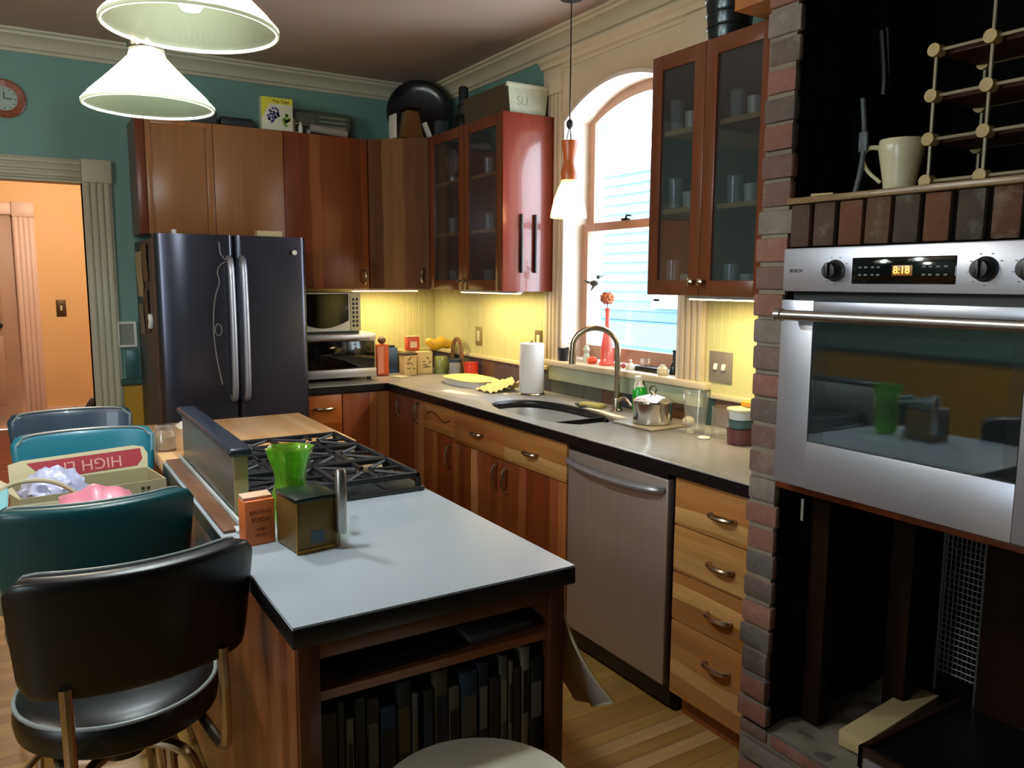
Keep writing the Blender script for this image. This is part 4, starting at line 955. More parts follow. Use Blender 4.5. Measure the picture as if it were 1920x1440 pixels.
# ------------------------------------------------------------------ stools with backs
def make_stool(name, label, vin, loc, rz, pip):
    t = thing(name, label, 'stool', loc, rz, 'swivel stools in a row along the island')
    st = MB().lathe([(0, .590), (.182, .590), (.195, .60), (.199, .625), (.196, .652), (.188, .662), (.16, .671), (.10, .677), (0, .679)], seg=48).build('seat', vin, t, local=True)
    MB().tube([(.1935*math.cos(a), .1935*math.sin(a), .659) for a in [i*2*PI/48 for i in range(48)]], .0045, 8, closed=True).build('piping', pip, st, local=True)
    # curved back pad
    R = .33; A = math.radians(37.5); n = 22; mb = MB(); rings = []; th = .054; z0, z1 = .772, 1.002
    sec = []
    for k in range(24):
        a = 2*PI*k/24; ca, sa = math.cos(a), math.sin(a)
        sec.append((math.copysign(abs(ca)**.34, ca)*th/2, math.copysign(abs(sa)**.20, sa)))
    for i in range(n+1):
        s_ = -1+2*i/n; an = s_*A; e = 1-abs(s_)**18*.22; zc = (z0+z1)/2+.0; hh = (z1-z0)/2*e
        ring = []
        for u, w in sec:
            rr = R+u*(1-abs(s_)**10*.5); lean = -.012*w
            ring.append(mb.b.verts.new(((rr-lean)*math.sin(an), .045-(rr-lean)*math.cos(an), zc+hh*w)))
        rings.append(ring)
    for p, q in zip(rings, rings[1:]):
        for k in range(24): mb.b.faces.new((p[k], p[(k+1) % 24], q[(k+1) % 24], q[k]))
    mb.b.faces.new(rings[0]); mb.b.faces.new(list(reversed(rings[-1])))
    bk = mb.build('backrest', vin, t, 60, local=True)
    pp = MB()
    pts = []
    for i in range(n+1):
        s_ = -1+2*i/n; an = s_*A; e = 1-abs(s_)**18*.22; rr = R-.010; pts.append((rr*math.sin(an), .045-rr*math.cos(an), (z0+z1)/2+(z1-z0)/2*e+.0002))
    pp.tube(pts, .0032, 6)
    pp.build('piping', pip, bk, local=True)
    for sx in (-1, 1):
        px_ = sx*.135; yb = .045-math.sqrt(R*R-px_*px_)+.0
        b = MB(); b.tube([(px_, -.10, .582), (px_, yb+.04, .578), (px_, yb-.028, .59), (px_, yb-.030, .70), (px_, yb-.020, .80)], .011, 10, smooth=2)
        b.build('back_post', M['nickel'], t, local=True)
    MB().lathe([(.0, .56), (.10, .56), (.10, .589), (0, .589)], seg=32).lathe([(.045, .50), (.05, .56)], seg=24).build('swivel', M['black'], t, local=True)
    for k in range(4):
        a = PI/4+k*PI/2; ca, sa = math.cos(a), math.sin(a)
        b = MB(); b.tube([(ca*.03, sa*.03, .52), (ca*.12, sa*.12, .525), (ca*.165, sa*.165, .49), (ca*.175, sa*.175, .40), (ca*.19, sa*.19, .2), (ca*.215, sa*.215, .012)], .0125, 10, smooth=2)
        b.lathe([(.016, 0), (.016, .012), (.012, .016)], (ca*.215, sa*.215, 0), 12)
        b.build('leg', M['nickel'], t, local=True)
    MB().tube([(.187*math.cos(a), .187*math.sin(a), .21) for a in [i*2*PI/40 for i in range(40)]], .009, 8, closed=True).build('foot_ring', M['nickel'], t, local=True)
    return t
make_stool('swivel_stool', 'black vinyl stool nearest the camera, its curved back towards us', M['vinylk'], (.128, 1.805, 0), math.radians(6), M['piping'])
make_stool('swivel_stool', 'dark teal vinyl stool, second nearest, holding a bag on its seat', M['vinylt'], (.110, 2.29, 0), math.radians(3), M['piping'])
make_stool('swivel_stool', 'bright turquoise vinyl stool with a printed carton on its seat', M['vinylb'], (.158, 2.76, 0), math.radians(181), M['piping'])
make_stool('swivel_stool', 'navy blue vinyl stool farthest away, next to the island end', M['vinyln'], (.140, 3.27, 0), math.radians(180), M['piping'])

# carton on third stool
bx = thing('carton_box', 'open tan carton with red flap lettered HIGH LI upside down on the turquoise stool', 'box', (.150, 2.70, .680), math.radians(8))
tan = pbr('tan_card', 'a59b78', .8, var=.08); tin = pbr('tan_card_inside', 'cfc49e', .8, var=.05)
def card(mb, *q, **k): return mb.box(*q, **k)
b = MB(); b.box(-.20, .20, -.06, -.055, 0, .205); b.box(-.20, .20, .135, .14, 0, .205); b.box(-.20, -.195, -.055, .135, 0, .205); b.box(.195, .20, -.055, .135, 0, .205); b.box(-.195, .195, -.055, .135, 0, .005)
b.build('walls', tan, bx, 0, local=True)
Mf = Matrix.Translation((0, .139, .205)) @ Matrix.Rotation(math.radians(80), 4, 'X')
fl = MB(); fl.prism([(-.198, 0), (.198, 0), (.202, .045), (.19, .07), (.16, .078), (-.16, .070), (-.198, .062)], -.002, .002, 'Z', m=Mf); flo = fl.build('flap', tin, bx, 0, local=True)
red = pbr('red_print', 'a83844', .6, var=.06)
b = MB(); b.prism([(-.10, .004), (.165, .010), (.184, .03), (.180, .066), (-.15, .060)], .0022, .003, 'Z', m=Mf)
b.build('red_panel', red, flo, 0, local=False) if False else None
rp = b.b and b.build('red_panel', red, None, 0); rp.parent = flo
Mt = Mf @ Matrix.Translation((.035, .034, .0036)) @ Matrix.Rotation(PI, 4, 'Z')
tx = text_mesh('lettering', 'HIGH LI', .050, Mt, pbr('pale_print', 'dba093', .6), None); tx.parent = flo
b = MB(); b.box(-.08, -.02, -.0615, -.0602, .13, .19); b.prism([(-.10, .10), (-.02, .12), (-.05, .185), (-.09, .18)], -.0618, -.0603, 'Y')
rp2 = b.build('red_logo', red, bx, 0, local=True)
b = MB(); [b.box(.125+i*.016, .135+i*.016, -.0615, -.0602, .165+j*.014, .174+j*.014) for i in range(2) for j in range(2)]; b.build('care_symbol', pbr('dark_symbol', '3a3a2a', .6), bx, 0, local=True)
Ml = Matrix.Translation((-.199, .04, .205)) @ Matrix.Rotation(math.radians(-140), 4, 'Y')
lf = MB(); lf.prism([(0, -.095), (0, .095), (.09, .06), (.09, -.06)], -.002, .002, 'Z', m=Ml); lf.build('side_flap', tin, bx, 0, local=True)
bp = thing('plastic_bag', 'crumpled pale lilac plastic bag stuffed in the tan carton', 'bag', (.05, 2.72, .69))
b = MB(); b.ball((.045, 2.725, .835), .082, (1.15, .85, 1.3), 4)
for v in b.b.verts:
    d = (v.co-V((.045, 2.725, .835))).normalized(); v.co += d*(.012*math.sin(d.x*9+d.z*7)*math.cos(d.y*11+d.x*5)+.006*math.sin(d.z*23+d.y*17))
b.build('film', pbr('lilac_film', 'b9bad6', .25, var=.1, vs=20, coat=.4), bp, 60)
# bag on the second stool
bg_ = thing('shopping_bag', 'green-grey bag with pale curved handle on the teal stool', 'bag', (.06, 2.31, .681))
b = MB(); b.box(-.10, .16, 2.21, 2.41, .681, .925, .03, 4); b.build('body', pbr('grey_green_bag', '7c8068', .6, var=.15), bg_)
b = MB(); b.tube([(-.085, 2.36, .91), (-.08, 2.36, .975), (-.03, 2.36, .995), (.05, 2.36, .985), (.115, 2.36, .92)], .006, 8, smooth=2); b.build('handle', pbr('pale_handle', 'b6ad8e', .4), bg_)
random.seed(2); b = MB(); b.sheet(lambda u, v: V((.05+.17*u, 2.22+.12*v, .945+.034*math.sin(PI*u)*math.sin(PI*v)+.004*math.sin(u*17))), 14, 10, .012)
single('pink_packet', b, pbr('pink_wrap', 'd0788c', .4, var=.1, coat=.2), 'glossy pink packet lying on the shopping bag', 'packet')
b = MB(); b.sheet(lambda u, v: V((-.15+.09*u, 2.14+.17*v, .985-.05*(1-u)+.006*math.sin(v*14))), 8, 10, .006)
single('blue_cloth', b, pbr('pale_blue_cloth', '7fb4b8', .6), 'pale blue cloth draped over the left end of the teal stool', 'cloth')

# white round stool at the camera's feet
t = thing('round_stool', 'round white-topped stool in front of the island bookshelf', 'stool', (.628, 1.125, 0))
MB().lathe([(0, .59), (.172, .59), (.184, .596), (.186, .606), (.180, .614), (0, .616)], (.628, 1.125, 0), 56).build('top', pbr('worn_white_top', 'c8c1ac', .4, var=.08, vs=5), t)
for k in range(4):
    a = PI/4+k*PI/2+.2; MB().cyl((.628+.10*math.cos(a), 1.125+.10*math.sin(a), .59), (.628+.165*math.cos(a), 1.125+.165*math.sin(a), 0), .014, 12).build('leg', M['cream'], t)

# ------------------------------------------------------------------ lamps
def big_pendant(x, y, z, label):
    t = thing('pendant_lamp', label, 'lamp', (x, y, ZC), 0, 'ribbed glass pendants over the island')
    prof = [(.161, .0), (.166, .003), (.167, .010), (.161, .017), (.154, .022), (.149, .030), (.112, .066), (.076, .102), (.048, .132), (.044, .145)]
    b = MB(); b.lathe(prof, (x, y, z), 240, cap=False)
    for v in b.b.verts:
        dx, dy = v.co.x-x, v.co.y-y; r = math.hypot(dx, dy); a = math.atan2(dy, dx)
        if r < .155: k = 1+.0045*math.cos(80*a); v.co.x = x+dx*k; v.co.y = y+dy*k
    b.build('shade', M['shade'], t, 80)
    MB().tube([(x+.164*math.cos(a), y+.164*math.sin(a), z+.004) for a in [i*2*PI/72 for i in range(72)]], .0035, 8, closed=True).build('shade_rim', M['shaderim'], t)
    MB().lathe([(.047, .150), (.050, .155), (.048, .185), (.03, .20), (.018, .205), (.018, .24), (.006, .245)], (x, y, z), 28).build('socket_cap', M['nickel'], t)
    MB().cyl((x, y, z+.24), (x, y, ZC-.03), .006, 10).build('rod', M['nickel'], t)
    MB().lathe([(.006, -.045), (.03, -.035), (.06, -.012), (.062, 0)], (x, y, ZC), 28).build('canopy', M['nickel'], t)
    MB().lathe([(0, .035), (.018, .040), (.030, .06), (.030, .08), (.018, .11), (.014, .15)], (x, y, z), 20).build('bulb', emis('cool_bulb'+str(round(y, 1)), (.93, 1, .93), 30), t)
    light('lamp_glow', 'POINT', (x, y, z+.055), PEND_W, (.86, .97, 1.0), radius=.045, parent=t)
PEND_W = 34
M['shade'] = shade_mat('ribbed_milk_glass', 'e2e8c8', .0, .85, .5, 'b8c49a')
M['shaderim'] = pbr('shade_rim_glass', 'd6dcc0', .2, emit='d8e2b8', es=.25)
big_pendant(.322, 1.74, 2.0, 'larger-looking ribbed milk glass pendant lamp at the top edge of the photo')
big_pendant(.330, 2.42, 1.972, 'cone-shaped milk glass pendant lamp, second one, hanging behind the nearer lamp')
px_, py_ = 2.155, 3.01
t = thing('sink_pendant', 'small amber glass pendant with wooden neck on a cord before the window', 'lamp', (px_, py_, ZC))
MB().lathe([(.082, 1.800), (.083, 1.806), (.079, 1.83), (.068, 1.88), (.050, 1.93), (.038, 1.955), (.033, 1.975), (.035, 1.99)], (px_, py_, 0), 40, cap=False).build('shade', M['amber'] if 'amber' in M else M.setdefault('amber', shade_mat('amber_white_glass', (1, .72, .36), .35, .6)), t)
MB().lathe([(.034, 1.965), (.038, 2.0), (.030, 2.03), (.026, 2.05), (.028, 2.08), (.036, 2.12), (.036, 2.142), (.03, 2.143), (.0, 2.143)], (px_, py_, 0), 32).build('neck', pbr('amber_neck', 'b8602c', .35, emit='b04010', es=.08), t)
b = MB(); [b.cyl((px_+.014*math.cos(a), py_+.014*math.sin(a), 2.142), (px_+.003*math.cos(a), py_+.003*math.sin(a), 2.20), .0022, 6) for a in (0.3, 2.4, 4.5)]; b.ball((px_, py_, 2.215), .016, (1, 1, 1.4)); b.build('hanger', M['blackm'], t)
MB().cyl((px_, py_, 2.22), (px_, py_, ZC-.02), .003, 8).build('cord', M['black'], t)
MB().lathe([(.01, -.03), (.05, -.022), (.06, 0)], (px_, py_, ZC), 24).build('canopy', M['blackm'], t)
MB().ball((px_, py_, 1.90), .028).build('bulb', emis('warm_bulb', (1, .72, .38), 18), t)
light('lamp_glow', 'POINT', (px_, py_, 1.875), 3.4, (1, .62, .30), radius=.03, parent=t)
#@@PART3
# ------------------------------------------------------------------ faucet and sink side
t = thing('faucet', 'brushed nickel gooseneck faucet behind the sink', 'faucet', (2.335, 2.855, .9146))
b = MB(); b.lathe([(.030, 0), (.030, .006), (.022, .012), (.020, .05), (.017, .06)], (2.335, 2.855, .9146), 24)
P = [V((2.335, 2.855, .95)), V((2.335, 2.855, 1.20))]
for i in range(1, 13):
    a = PI*i/12*.93; P.append(V((2.335, 2.855, 1.205)) + V((-.083*(1-math.cos(a)), .064*(1-math.cos(a)), .095*math.sin(a))))
P.append(P[-1]+V((-.001, .0, -.05)))
b.tube(P, .0135, 14); b.build('gooseneck', M['nickel'], t)
MB().cyl(P[-1]+V((0, 0, .02)), P[-1]+V((-.002, 0, -.045)), .0165, 16).build('spray_head', M['nickel'], t)
b = MB(); b.tube([(2.33, 2.835, .965), (2.325, 2.80, .985), (2.32, 2.76, .975), (2.315, 2.73, .955)], lambda q: .010-.003*q, 10, smooth=2); b.build('lever', M['nickel'], t)
bk = thing('drain_basket', 'black drain basket set in the right end of the sink', 'basket', (2.05, 2.70, .86))
bo = [(x, y) for x, y in superell(SC[0], SC[1], SC[2]*.93, SC[3]*.96) if y < 2.79]
bo.sort(key=lambda c_: c_[0])
MB().prism(bo, .878, .884, 'Z').build('basket_floor', M['black'], bk, 0)
bo2 = [(SC[0]+(x-SC[0])*.93, y+.008) for x, y in bo]
b = MB(); b.strip(bo, bo2, .8842, .906, 'Z'); b.box(bo[0][0]+.004, bo[-1][0]-.004, 2.782, 2.790, .8842, .906); b.build('basket_rim', M['black'], bk, 0)
b = MB(); b.box(2.27, 2.33, 2.93, 3.06, .9148, .935, .008, 3, rot=(0, 0, .25)); single('sponge', b, pbr('yellow_sponge', 'b6a95e', .9, bump=.3, bs=160), 'yellowish sponge lying behind the sink, left of the faucet', 'sponge')
b = MB(); b.box(2.255, 2.30, 3.0, 3.10, .9148, .922, .002, rot=(0, 0, -.4)); single('dish_brush', b, M['black'], 'small dark brush lying beside the sponge behind the sink', 'brush')
t = thing('spray_bottle', 'green spray bottle with white trigger head behind the steel pot', 'bottle', (2.392, 2.762, .9146))
MB().lathe([(.030, 0), (.033, .004), (.033, .105), (.024, .12)], (2.392, 2.762, .9146), 24).build('body', pbr('green_plastic', '18a028', .25, emit='10a020', es=.0), t)
MB().lathe([(.024, .12), (.013, .135), (.012, .15)], (2.392, 2.762, .9146), 20).build('neck', M['white'], t)
b = MB(); b.box(2.365, 2.405, 2.752, 2.772, 1.064, 1.085, .004); b.tube([(2.378, 2.762, 1.066), (2.362, 2.762, 1.045), (2.365, 2.762, 1.02)], .005, 8, smooth=1); b.build('trigger_head', M['white'], t)
# pot on a trivet
b = MB(); b.box(2.12, 2.33, 2.375, 2.62, .9146, .922, .002); single('cutting_board', b, pbr('grey_board', '8d8474', .5), 'thin grey-brown board under the steel pot on the worktop', 'board')
t = thing('cooking_pot', 'stainless steel lidded pot with ring knob beside the sink', 'pot', (2.235, 2.495, .922))
MB().lathe([(.078, 0), (.082, .004), (.082, .088), (.084, .090), (.081, .092)], (2.235, 2.495, .9225), 40).build('body', M['chrome'], t)
MB().lathe([(.085, .091), (.084, .096), (.06, .110), (.02, .120), (0, .121)], (2.235, 2.495, .9225), 40).build('lid', M['chrome'], t)
b = MB(); b.tube([(2.235+.013*math.cos(a), 2.495-.006*math.cos(a), .9225+.141+.015*math.sin(a)) for a in [i*PI/8 for i in range(16)]], .004, 8, closed=True); b.lathe([(.012, .119), (.008, .126), (0, .127)], (2.235, 2.495, .9225), 14); b.build('lid_knob', M['chrome'], t)
b = MB(); b.tube([(2.20, 2.572, .99), (2.19, 2.60, .992), (2.175, 2.598, .992), (2.178, 2.562, .99)], .004, 8, smooth=1); b.tube([(2.29, 2.437, .99), (2.305, 2.415, .992), (2.285, 2.40, .992), (2.265, 2.42, .99)], .004, 8, smooth=1); b.b.free()
def tumbler(name, label, x, y, r0, r1, h, cat='glass', handle=False):
    t = thing(name, label, cat, (x, y, .9146))
    MB().lathe([(0, .0), (r0, 0), (r0+.002, .006), (r1, h), (r1-.0025, h), (r0-.001, .009), (0, .008)], (x, y, .9147), 36, cap=False).build('glass', M['clear'], t)
    if handle:
        b = MB(); b.tube([(x+.02, y+r1-.006, .9147+h*.9), (x+.02, y+r1+.03, .9147+h*.88), (x+.018, y+r1+.03, .9147+h*.5), (x+.012, y+r0+.006, .9147+h*.3)], .0045, 8, smooth=2); b.build('handle', M['clear'], t)
    return t
tumbler('glass_pitcher', 'tall clear glass measuring pitcher right of the steel pot', 2.26, 2.27, .036, .052, .165, 'pitcher', True)
tumbler('glass_jar', 'short wide clear glass jar between pitcher and stacked tubs', 2.30, 2.15, .05, .052, .115, 'jar')
single('jar_lid', MB().lathe([(.022, 0), (.024, .003), (.022, .007), (0, .007)], (2.205, 2.165, .9147), 24), M['white'], 'small pale lid lying flat on the worktop before the glass jar', 'lid')
single('garlic_bowl', MB().ball((2.34, 2.39, .936), .022, (1.3, 1.1, 1)), M['cream'], 'small pale round garlic bulb behind the pot and pitcher', 'garlic')
for nm, lab, z0, h, col_, r in (('bowl', 'maroon tub at the bottom of the stack by the brick pier', 0, .058, '5c3034', .052), ('bowl', 'dark teal tub in the middle of the stack by the brick pier', .060, .030, '3c5a5e', .048), ('tub', 'white lidded tub on top of the stack by the brick pier', .092, .032, 'c9cfcf', .046)):
    t = thing(nm, lab, 'tub', (2.252, 2.025, .9146+z0), 0, 'stacked food tubs')
    MB().lathe([(r*.92, 0), (r*.95, .003), (r, h-.006), (r, h)], (2.252, 2.025, .9148+z0), 32).build('body', pbr('tub_'+col_, col_, .4, var=.1), t)
    if nm == 'tub': MB().lathe([(.054, .0), (.055, .008), (.052, .010), (0, .010)], (2.252, 2.025, .9148+z0+h), 32).build('lid', M['cream'], t)
single('orange_sponge', MB().box(2.27, 2.32, 2.0, 2.05, 1.0505, 1.072, .006, 3), pbr('orange_plastic', 'c98a24', .5), 'small orange sponge sitting on the stacked tubs', 'sponge')
# paper towel
t = thing('paper_towel_roll', 'white paper towel roll standing upright left of the sink', 'paper towel', (2.29, 3.515, .9146))
b = MB(); b.lathe([(.02, .01), (.064, .01), (.066, .014), (.066, .268), (.064, .272), (.02, .272)], (2.29, 3.515, .9146), 40); b.build('roll', pbr('towel_paper', 'dcdad8', .85, var=.02), t)
MB().lathe([(.07, 0), (.072, .004), (.068, .009), (0, .0095)], (2.29, 3.515, .9146), 36).lathe([(.008, .0), (.008, .285), (.0, .29)], (2.29, 3.515, .9146), 14).build('holder', M['nickel'], t)
random.seed(4)
b = MB(); b.sheet(lambda u, v: V((2.10+.20*u, 3.62+.17*v, .918+.055*u*abs(math.sin(v*4+u*2))+.012*math.sin(u*19+v*7)**2)), 18, 14, .002)
single('crumpled_paper', b, pbr('cream_paper', 'd8c48c', .85, var=.08, vs=20), 'crumpled cream paper lying against the paper towel roll', 'paper', smooth=60)
t = thing('foil_tray', 'oval white foil tray with cream cover on the worktop corner', 'tray', (2.20, 4.05, .9146))
MB().prism([(x, y) for x, y in superell(2.20, 4.03, .11, .20, 40, 3)], .9148, .948, 'Z').build('tray_body', M['white'], t)
b = MB()
for k, (s_, z) in enumerate(((1.06, .9485), (1.07, .952), (1.0, .956), (.6, .962), (.05, .964))): 
    ring = [b.b.verts.new((x, y, z)) for x, y in superell(2.20, 4.03, .11*s_, .20*s_, 40, 3)]
    if k:
        for i in range(40): b.b.faces.new((prev[i], prev[(i+1) % 40], ring[(i+1) % 40], ring[i]))
    prev = ring
b.build('cover', pbr('cream_cover', 'e0cd8c', .6), t)
# appliances
t = thing('toaster_oven', 'stainless toaster oven with dark glass front beside the fridge', 'toaster oven', (1.575, 4.72, .9146))
MB().box(1.338, 1.815, 4.52, 4.92, .935, 1.198, .008, 3).build('body', M['steelh'], t)
MB().box(1.345, 1.80, 4.500, 4.520, .99, 1.155, .004).build('door_glass', M['bglass'], t)
MB().box(1.342, 1.808, 4.497, 4.521, .938, .989, .003).build('lower_panel', M['steelh'], t)
MB().box(1.342, 1.808, 4.497, 4.521, 1.158, 1.194, .003).build('door_top', M['steelh'], t)
MB().tube([(1.40, 4.48, 1.165), (1.76, 4.48, 1.165)], .006, 8).build('handle', M['chrome'], t)
for i in range(4): MB().box((1.36, 1.78)[i % 2]-.01, (1.36, 1.78)[i % 2]+.01, (4.55, 4.88)[i//2]-.01, (4.55, 4.88)[i//2]+.01, .9146, .936).build('foot', M['black'], t)
t = thing('microwave', 'white microwave with dark curved window, stacked on the toaster oven', 'microwave', (1.54, 4.74, 1.199))
MB().box(1.338, 1.735, 4.56, 4.90, 1.210, 1.440, .006).build('body', M['white'], t)
MB().box(1.34, 1.665, 4.545, 4.561, 1.212, 1.438, .003).build('door', M['white'], t)
wp = [(1.345, 1.432), (1.655, 1.432), (1.655, 1.275)] + [(1.655-.31*i/14, 1.275-.045*math.sin(PI*i/14)) for i in range(1, 15)]
MB().prism(wp, 4.541, 4.5449, 'Y').build('window', M['bglass'], t)
MB().box(1.668, 1.733, 4.546, 4.561, 1.212, 1.438, .002).build('control_panel', M['cream'], t)
b = MB(); [b.box(1.680+.022*i, 1.694+.022*i, 4.5445, 4.5462, 1.235+.026*j, 1.252+.026*j) for i in range(2) for j in range(7)]; b.build('buttons', M['black'], t)
MB().box(1.345, 1.73, 4.57, 4.89, 1.1985, 1.2105).build('feet', M['black'], t)
# corner groceries
def carton(name, label, cat, x, y, w, d, z0, h, col_, rz=0, extra=None):
    t = thing(name, label, cat, (x, y, z0), rz)
    MB().box(-w/2, w/2, -d/2, d/2, 0, h, .004).build('body', pbr(name+'_'+col_, col_, .5, var=.12, vs=20), t, local=True)
    if extra:
        for nm, q, c2 in extra: MB().box(*q).build(nm, pbr(nm+c2, c2, .5), t, local=True)
    return t
t = thing('orange_packet', 'tall red-orange packet with a dark round top beside the toaster oven', 'packet', (1.925, 4.69, .9146))
MB().box(1.885, 1.965, 4.67, 4.72, .9148, 1.115, .010, 3).build('body', pbr('red_orange_pack', 'c8572e', .45, var=.2, vs=14), t)
MB().box(1.886, 1.925, 4.668, 4.671, .93, 1.10).build('pink_panel', pbr('pink_panel', 'd98f84', .5), t)
MB().ball((1.925, 4.695, 1.139), .027, (1, 1, .9)).build('top', pbr('brown_knob', '5c4634', .5, var=.4, vs=40), t)
carton('blue_carton', 'blue carton standing behind the orange packet', 'carton', 2.03, 4.80, .07, .06, .9146, .165, '3d5c88', .1, [('cap', (-.02, .02, -.02, .02, .165, .18), '22303c')])
def art(t, m, seedv, col_):
    random.seed(seedv); b = MB()
    for i in range(7):
        x, z = random.uniform(-.03, .03), random.uniform(.04, .11); b.box(x, x+random.uniform(.010, .028), m, m+.0008, z, z+.006, rot=(0, random.uniform(-1, 1), 0))
    b.build('printed_branch', pbr('art'+col_+str(seedv), col_, .6), t, local=True)
t = carton('tan_carton', 'tan printed carton with black lid in the worktop corner, left one', 'carton', 2.075, 4.63, .09, .07, .9146, .13, 'c0a878', .05, [('lid', (-.05, .05, -.04, .04, .131, .141), '2a2a24')]); art(t, -.0361, 1, '5a4a30')
t = carton('tan_carton', 'tan carton with black branch print in the worktop corner, right one', 'carton', 2.20, 4.66, .10, .07, .9146, .145, 'c8b07c', -.2); art(t, -.0361, 3, '3a3222')
t = carton('red_white_box', 'small red and white box on top of the tan cartons', 'box', 2.15, 4.73, .085, .05, 1.061, .09, 'c44a34', 0, [('label', (-.024, .024, -.0262, -.0252, .02, .06), 'dfc8b0'), ('top_band', (-.043, .043, -.026, .026, .0902, .094), 'd8c08c')])
b = MB(); b.box(-.5, .5, -.5, .5, 0, 1); b.b.free()
single('tray_shelf', MB().box(2.08, 2.27, 4.70, 4.86, .9148, 1.060, .003), pbr('olive_tub', '948a4c', .5), 'olive storage box behind the tan cartons', 'box')
b = MB(); random.seed(6); b.ball((2.31, 4.66, 1.108), .062, (1.6, .8, .6), 3)
for v in b.b.verts: v.co += V((0, 0, .010*math.sin(v.co.x*60)+.008*math.sin(v.co.x*31+v.co.y*45)))
single('snack_bag', b, pbr('yellow_bag', 'd9a92c', .35, var=.2, vs=30, coat=.3), 'crumpled yellow snack bag heaped over the corner groceries', 'bag', smooth=60)
t = thing('glass_canister', 'squat glass canister of green contents below the yellow bag', 'canister', (2.305, 4.62, .9146))
MB().lathe([(.045, 0), (.047, .004), (.047, .10), (.04, .11), (0, .112)], (2.305, 4.62, .9148), 28).build('glass', pbr('olive_glass', '7a8248', .2, var=.3, vs=20), t)
t = thing('grey_jar', 'grey-white jar with dark blue lid beside the red can', 'jar', (2.33, 4.47, .9146))
MB().lathe([(.036, 0), (.038, .004), (.038, .085)], (2.33, 4.47, .9148), 28).build('body', pbr('grey_jar', '8c8f98', .3, var=.25, vs=20), t); MB().lathe([(.041, .0855), (.041, .104), (0, .106)], (2.33, 4.47, .9148), 28).build('lid', pbr('navy_lid', '27384c', .4), t)
t = thing('red_can', 'red coffee can with yellow base near the outlet', 'can', (2.37, 4.33, .9146))
MB().lathe([(.045, .028), (.045, .085)], (2.37, 4.33, .9148), 32).build('body', pbr('red_can', 'c43a24', .35), t); MB().lathe([(.0455, 0), (.0455, .0275)], (2.37, 4.33, .9148), 32).build('yellow_band', pbr('can_band', 'd9a040', .4), t)
MB().lathe([(.0465, .0855), (.0465, .094), (0, .095)], (2.37, 4.33, .9148), 32).build('lid', pbr('red_lid', 'b02c20', .4), t)
t = thing('wicker_basket', 'wicker basket with tall hooped handle in the corner behind the red can', 'basket', (2.36, 4.56, .9146))
b = MB(); [b.tube([(2.392+.034*math.cos(a), 4.555+.04*math.sin(a), .92+.013*k) for a in [i*PI/14 for i in range(28)]], .006, 6, closed=True) for k in range(5)]; b.build('basket_weave', pbr('wicker', 'a07c48', .7, var=.3, vs=60), t)
b = MB(); [b.tube([(2.385, 4.47+.14*(1-math.cos(a))/2+dx, .97+.175*math.sin(a)) for a in [i*PI/14 for i in range(15)]], .008, 8) for dx in (0, .02)]; b.build('hoop', pbr('wicker_hoop', '7d5630', .6), t)
single('paper_scraps', MB().box(1.94, 2.03, 4.50, 4.60, .9148, .922, .002, rot=(0, 0, .4)), M['cream'], 'small stack of pale paper slips at the worktop corner edge', 'paper')
# outlets and switch
def plate(label, y, z, w, h, col_, tog):
    t = thing('switch_plate' if tog == 2 else 'outlet_plate', label, 'switch plate' if tog == 2 else 'outlet', (XR-.011, y, z))
    MB().box(XR-.016, XR-.010, y-w/2, y+w/2, z-h/2, z+h/2, .002).build('plate', pbr('plate_'+col_+str(y), col_, .4, .3), t)
    b = MB()
    if tog == 2:
        for dy in (-.022, .022): MB().box(XR-.024, XR-.016, y+dy-.009, y+dy+.009, z-.012, z+.014, .002, rot=(0, .2, 0)).build('toggle', M['white'], t)
    else: MB().box(XR-.018, XR-.016, y-.015, y+.015, z-.032, z+.032, .002).build('socket', M['cream'], t)
plate('grey metal double switch plate on the lit wall beside the brick pier', 2.31, 1.165, .125, .128, '8a8274', 2)
plate('dark outlet plate on the lit wall above the red can', 4.345, 1.17, .075, .115, '8f7c50', 1)
plate('dark outlet plate just above the paper towel roll', 3.665, 1.185, .072, .115, '6e5c3c', 1)
# ------------------------------------------------------------------ window sill
t = thing('black_pot', 'small black cup standing at the left end of the window sill', 'pot', (2.425, 3.415, 1.0955))
MB().lathe([(.024, 0), (.028, .05), (.031, .07), (.028, .07), (.024, .01), (0, .008)], (2.425, 3.415, 1.0955), 24, cap=False).build('cup', pbr('speckled_black', '1c1e20', .3, var=.8, vs=120), t)
single('sill_figurine', MB().lathe([(.018, 0), (.022, .02), (.012, .045), (.018, .065), (.010, .085), (0, .09)], (2.49, 3.30, 1.0955), 16), pbr('pale_green_glaze', 'b9c4ae', .3, var=.4, vs=30), 'pale green glazed figurine on the sill behind the faucet spout', 'figurine')
single('pumpkin', MB().lathe([(0, .004), (.02, .0), (.03, .016), (.022, .032), (.004, .034), (.004, .042), (0, .042)], (2.47, 3.225, 1.0955), 24), pbr('orange_pumpkin', 'd8542c', .4), 'small orange-red pumpkin on the sill left of the red vase', 'pumpkin')
t = thing('bud_vase', 'tall red-orange glass bud vase on the window sill holding a dried flower', 'vase', (2.49, 3.13, 1.0955))
MB().lathe([(0, .0), (.038, .002), (.040, .008), (.034, .02), (.030, .10), (.022, .15), (.012, .20), (.011, .26), (.016, .285), (.013, .283)], (2.49, 3.13, 1.0955), 28, cap=False).build('vase_glass', glass('red_glass', (.95, .28, .22), 1.5, .45), t)
t = thing('dried_flower', 'round orange-brown dried flower standing in the red bud vase', 'flower', (2.49, 3.13, 1.38))
MB().tube([(2.49, 3.13, 1.12), (2.49, 3.13, 1.25), (2.488, 3.132, 1.42)], .0025, 6).build('stem', pbr('pink_stem', 'a8406c', .5), t)
b = MB(); b.ball((2.487, 3.132, 1.43), .034, (1, 1, .85), 3)
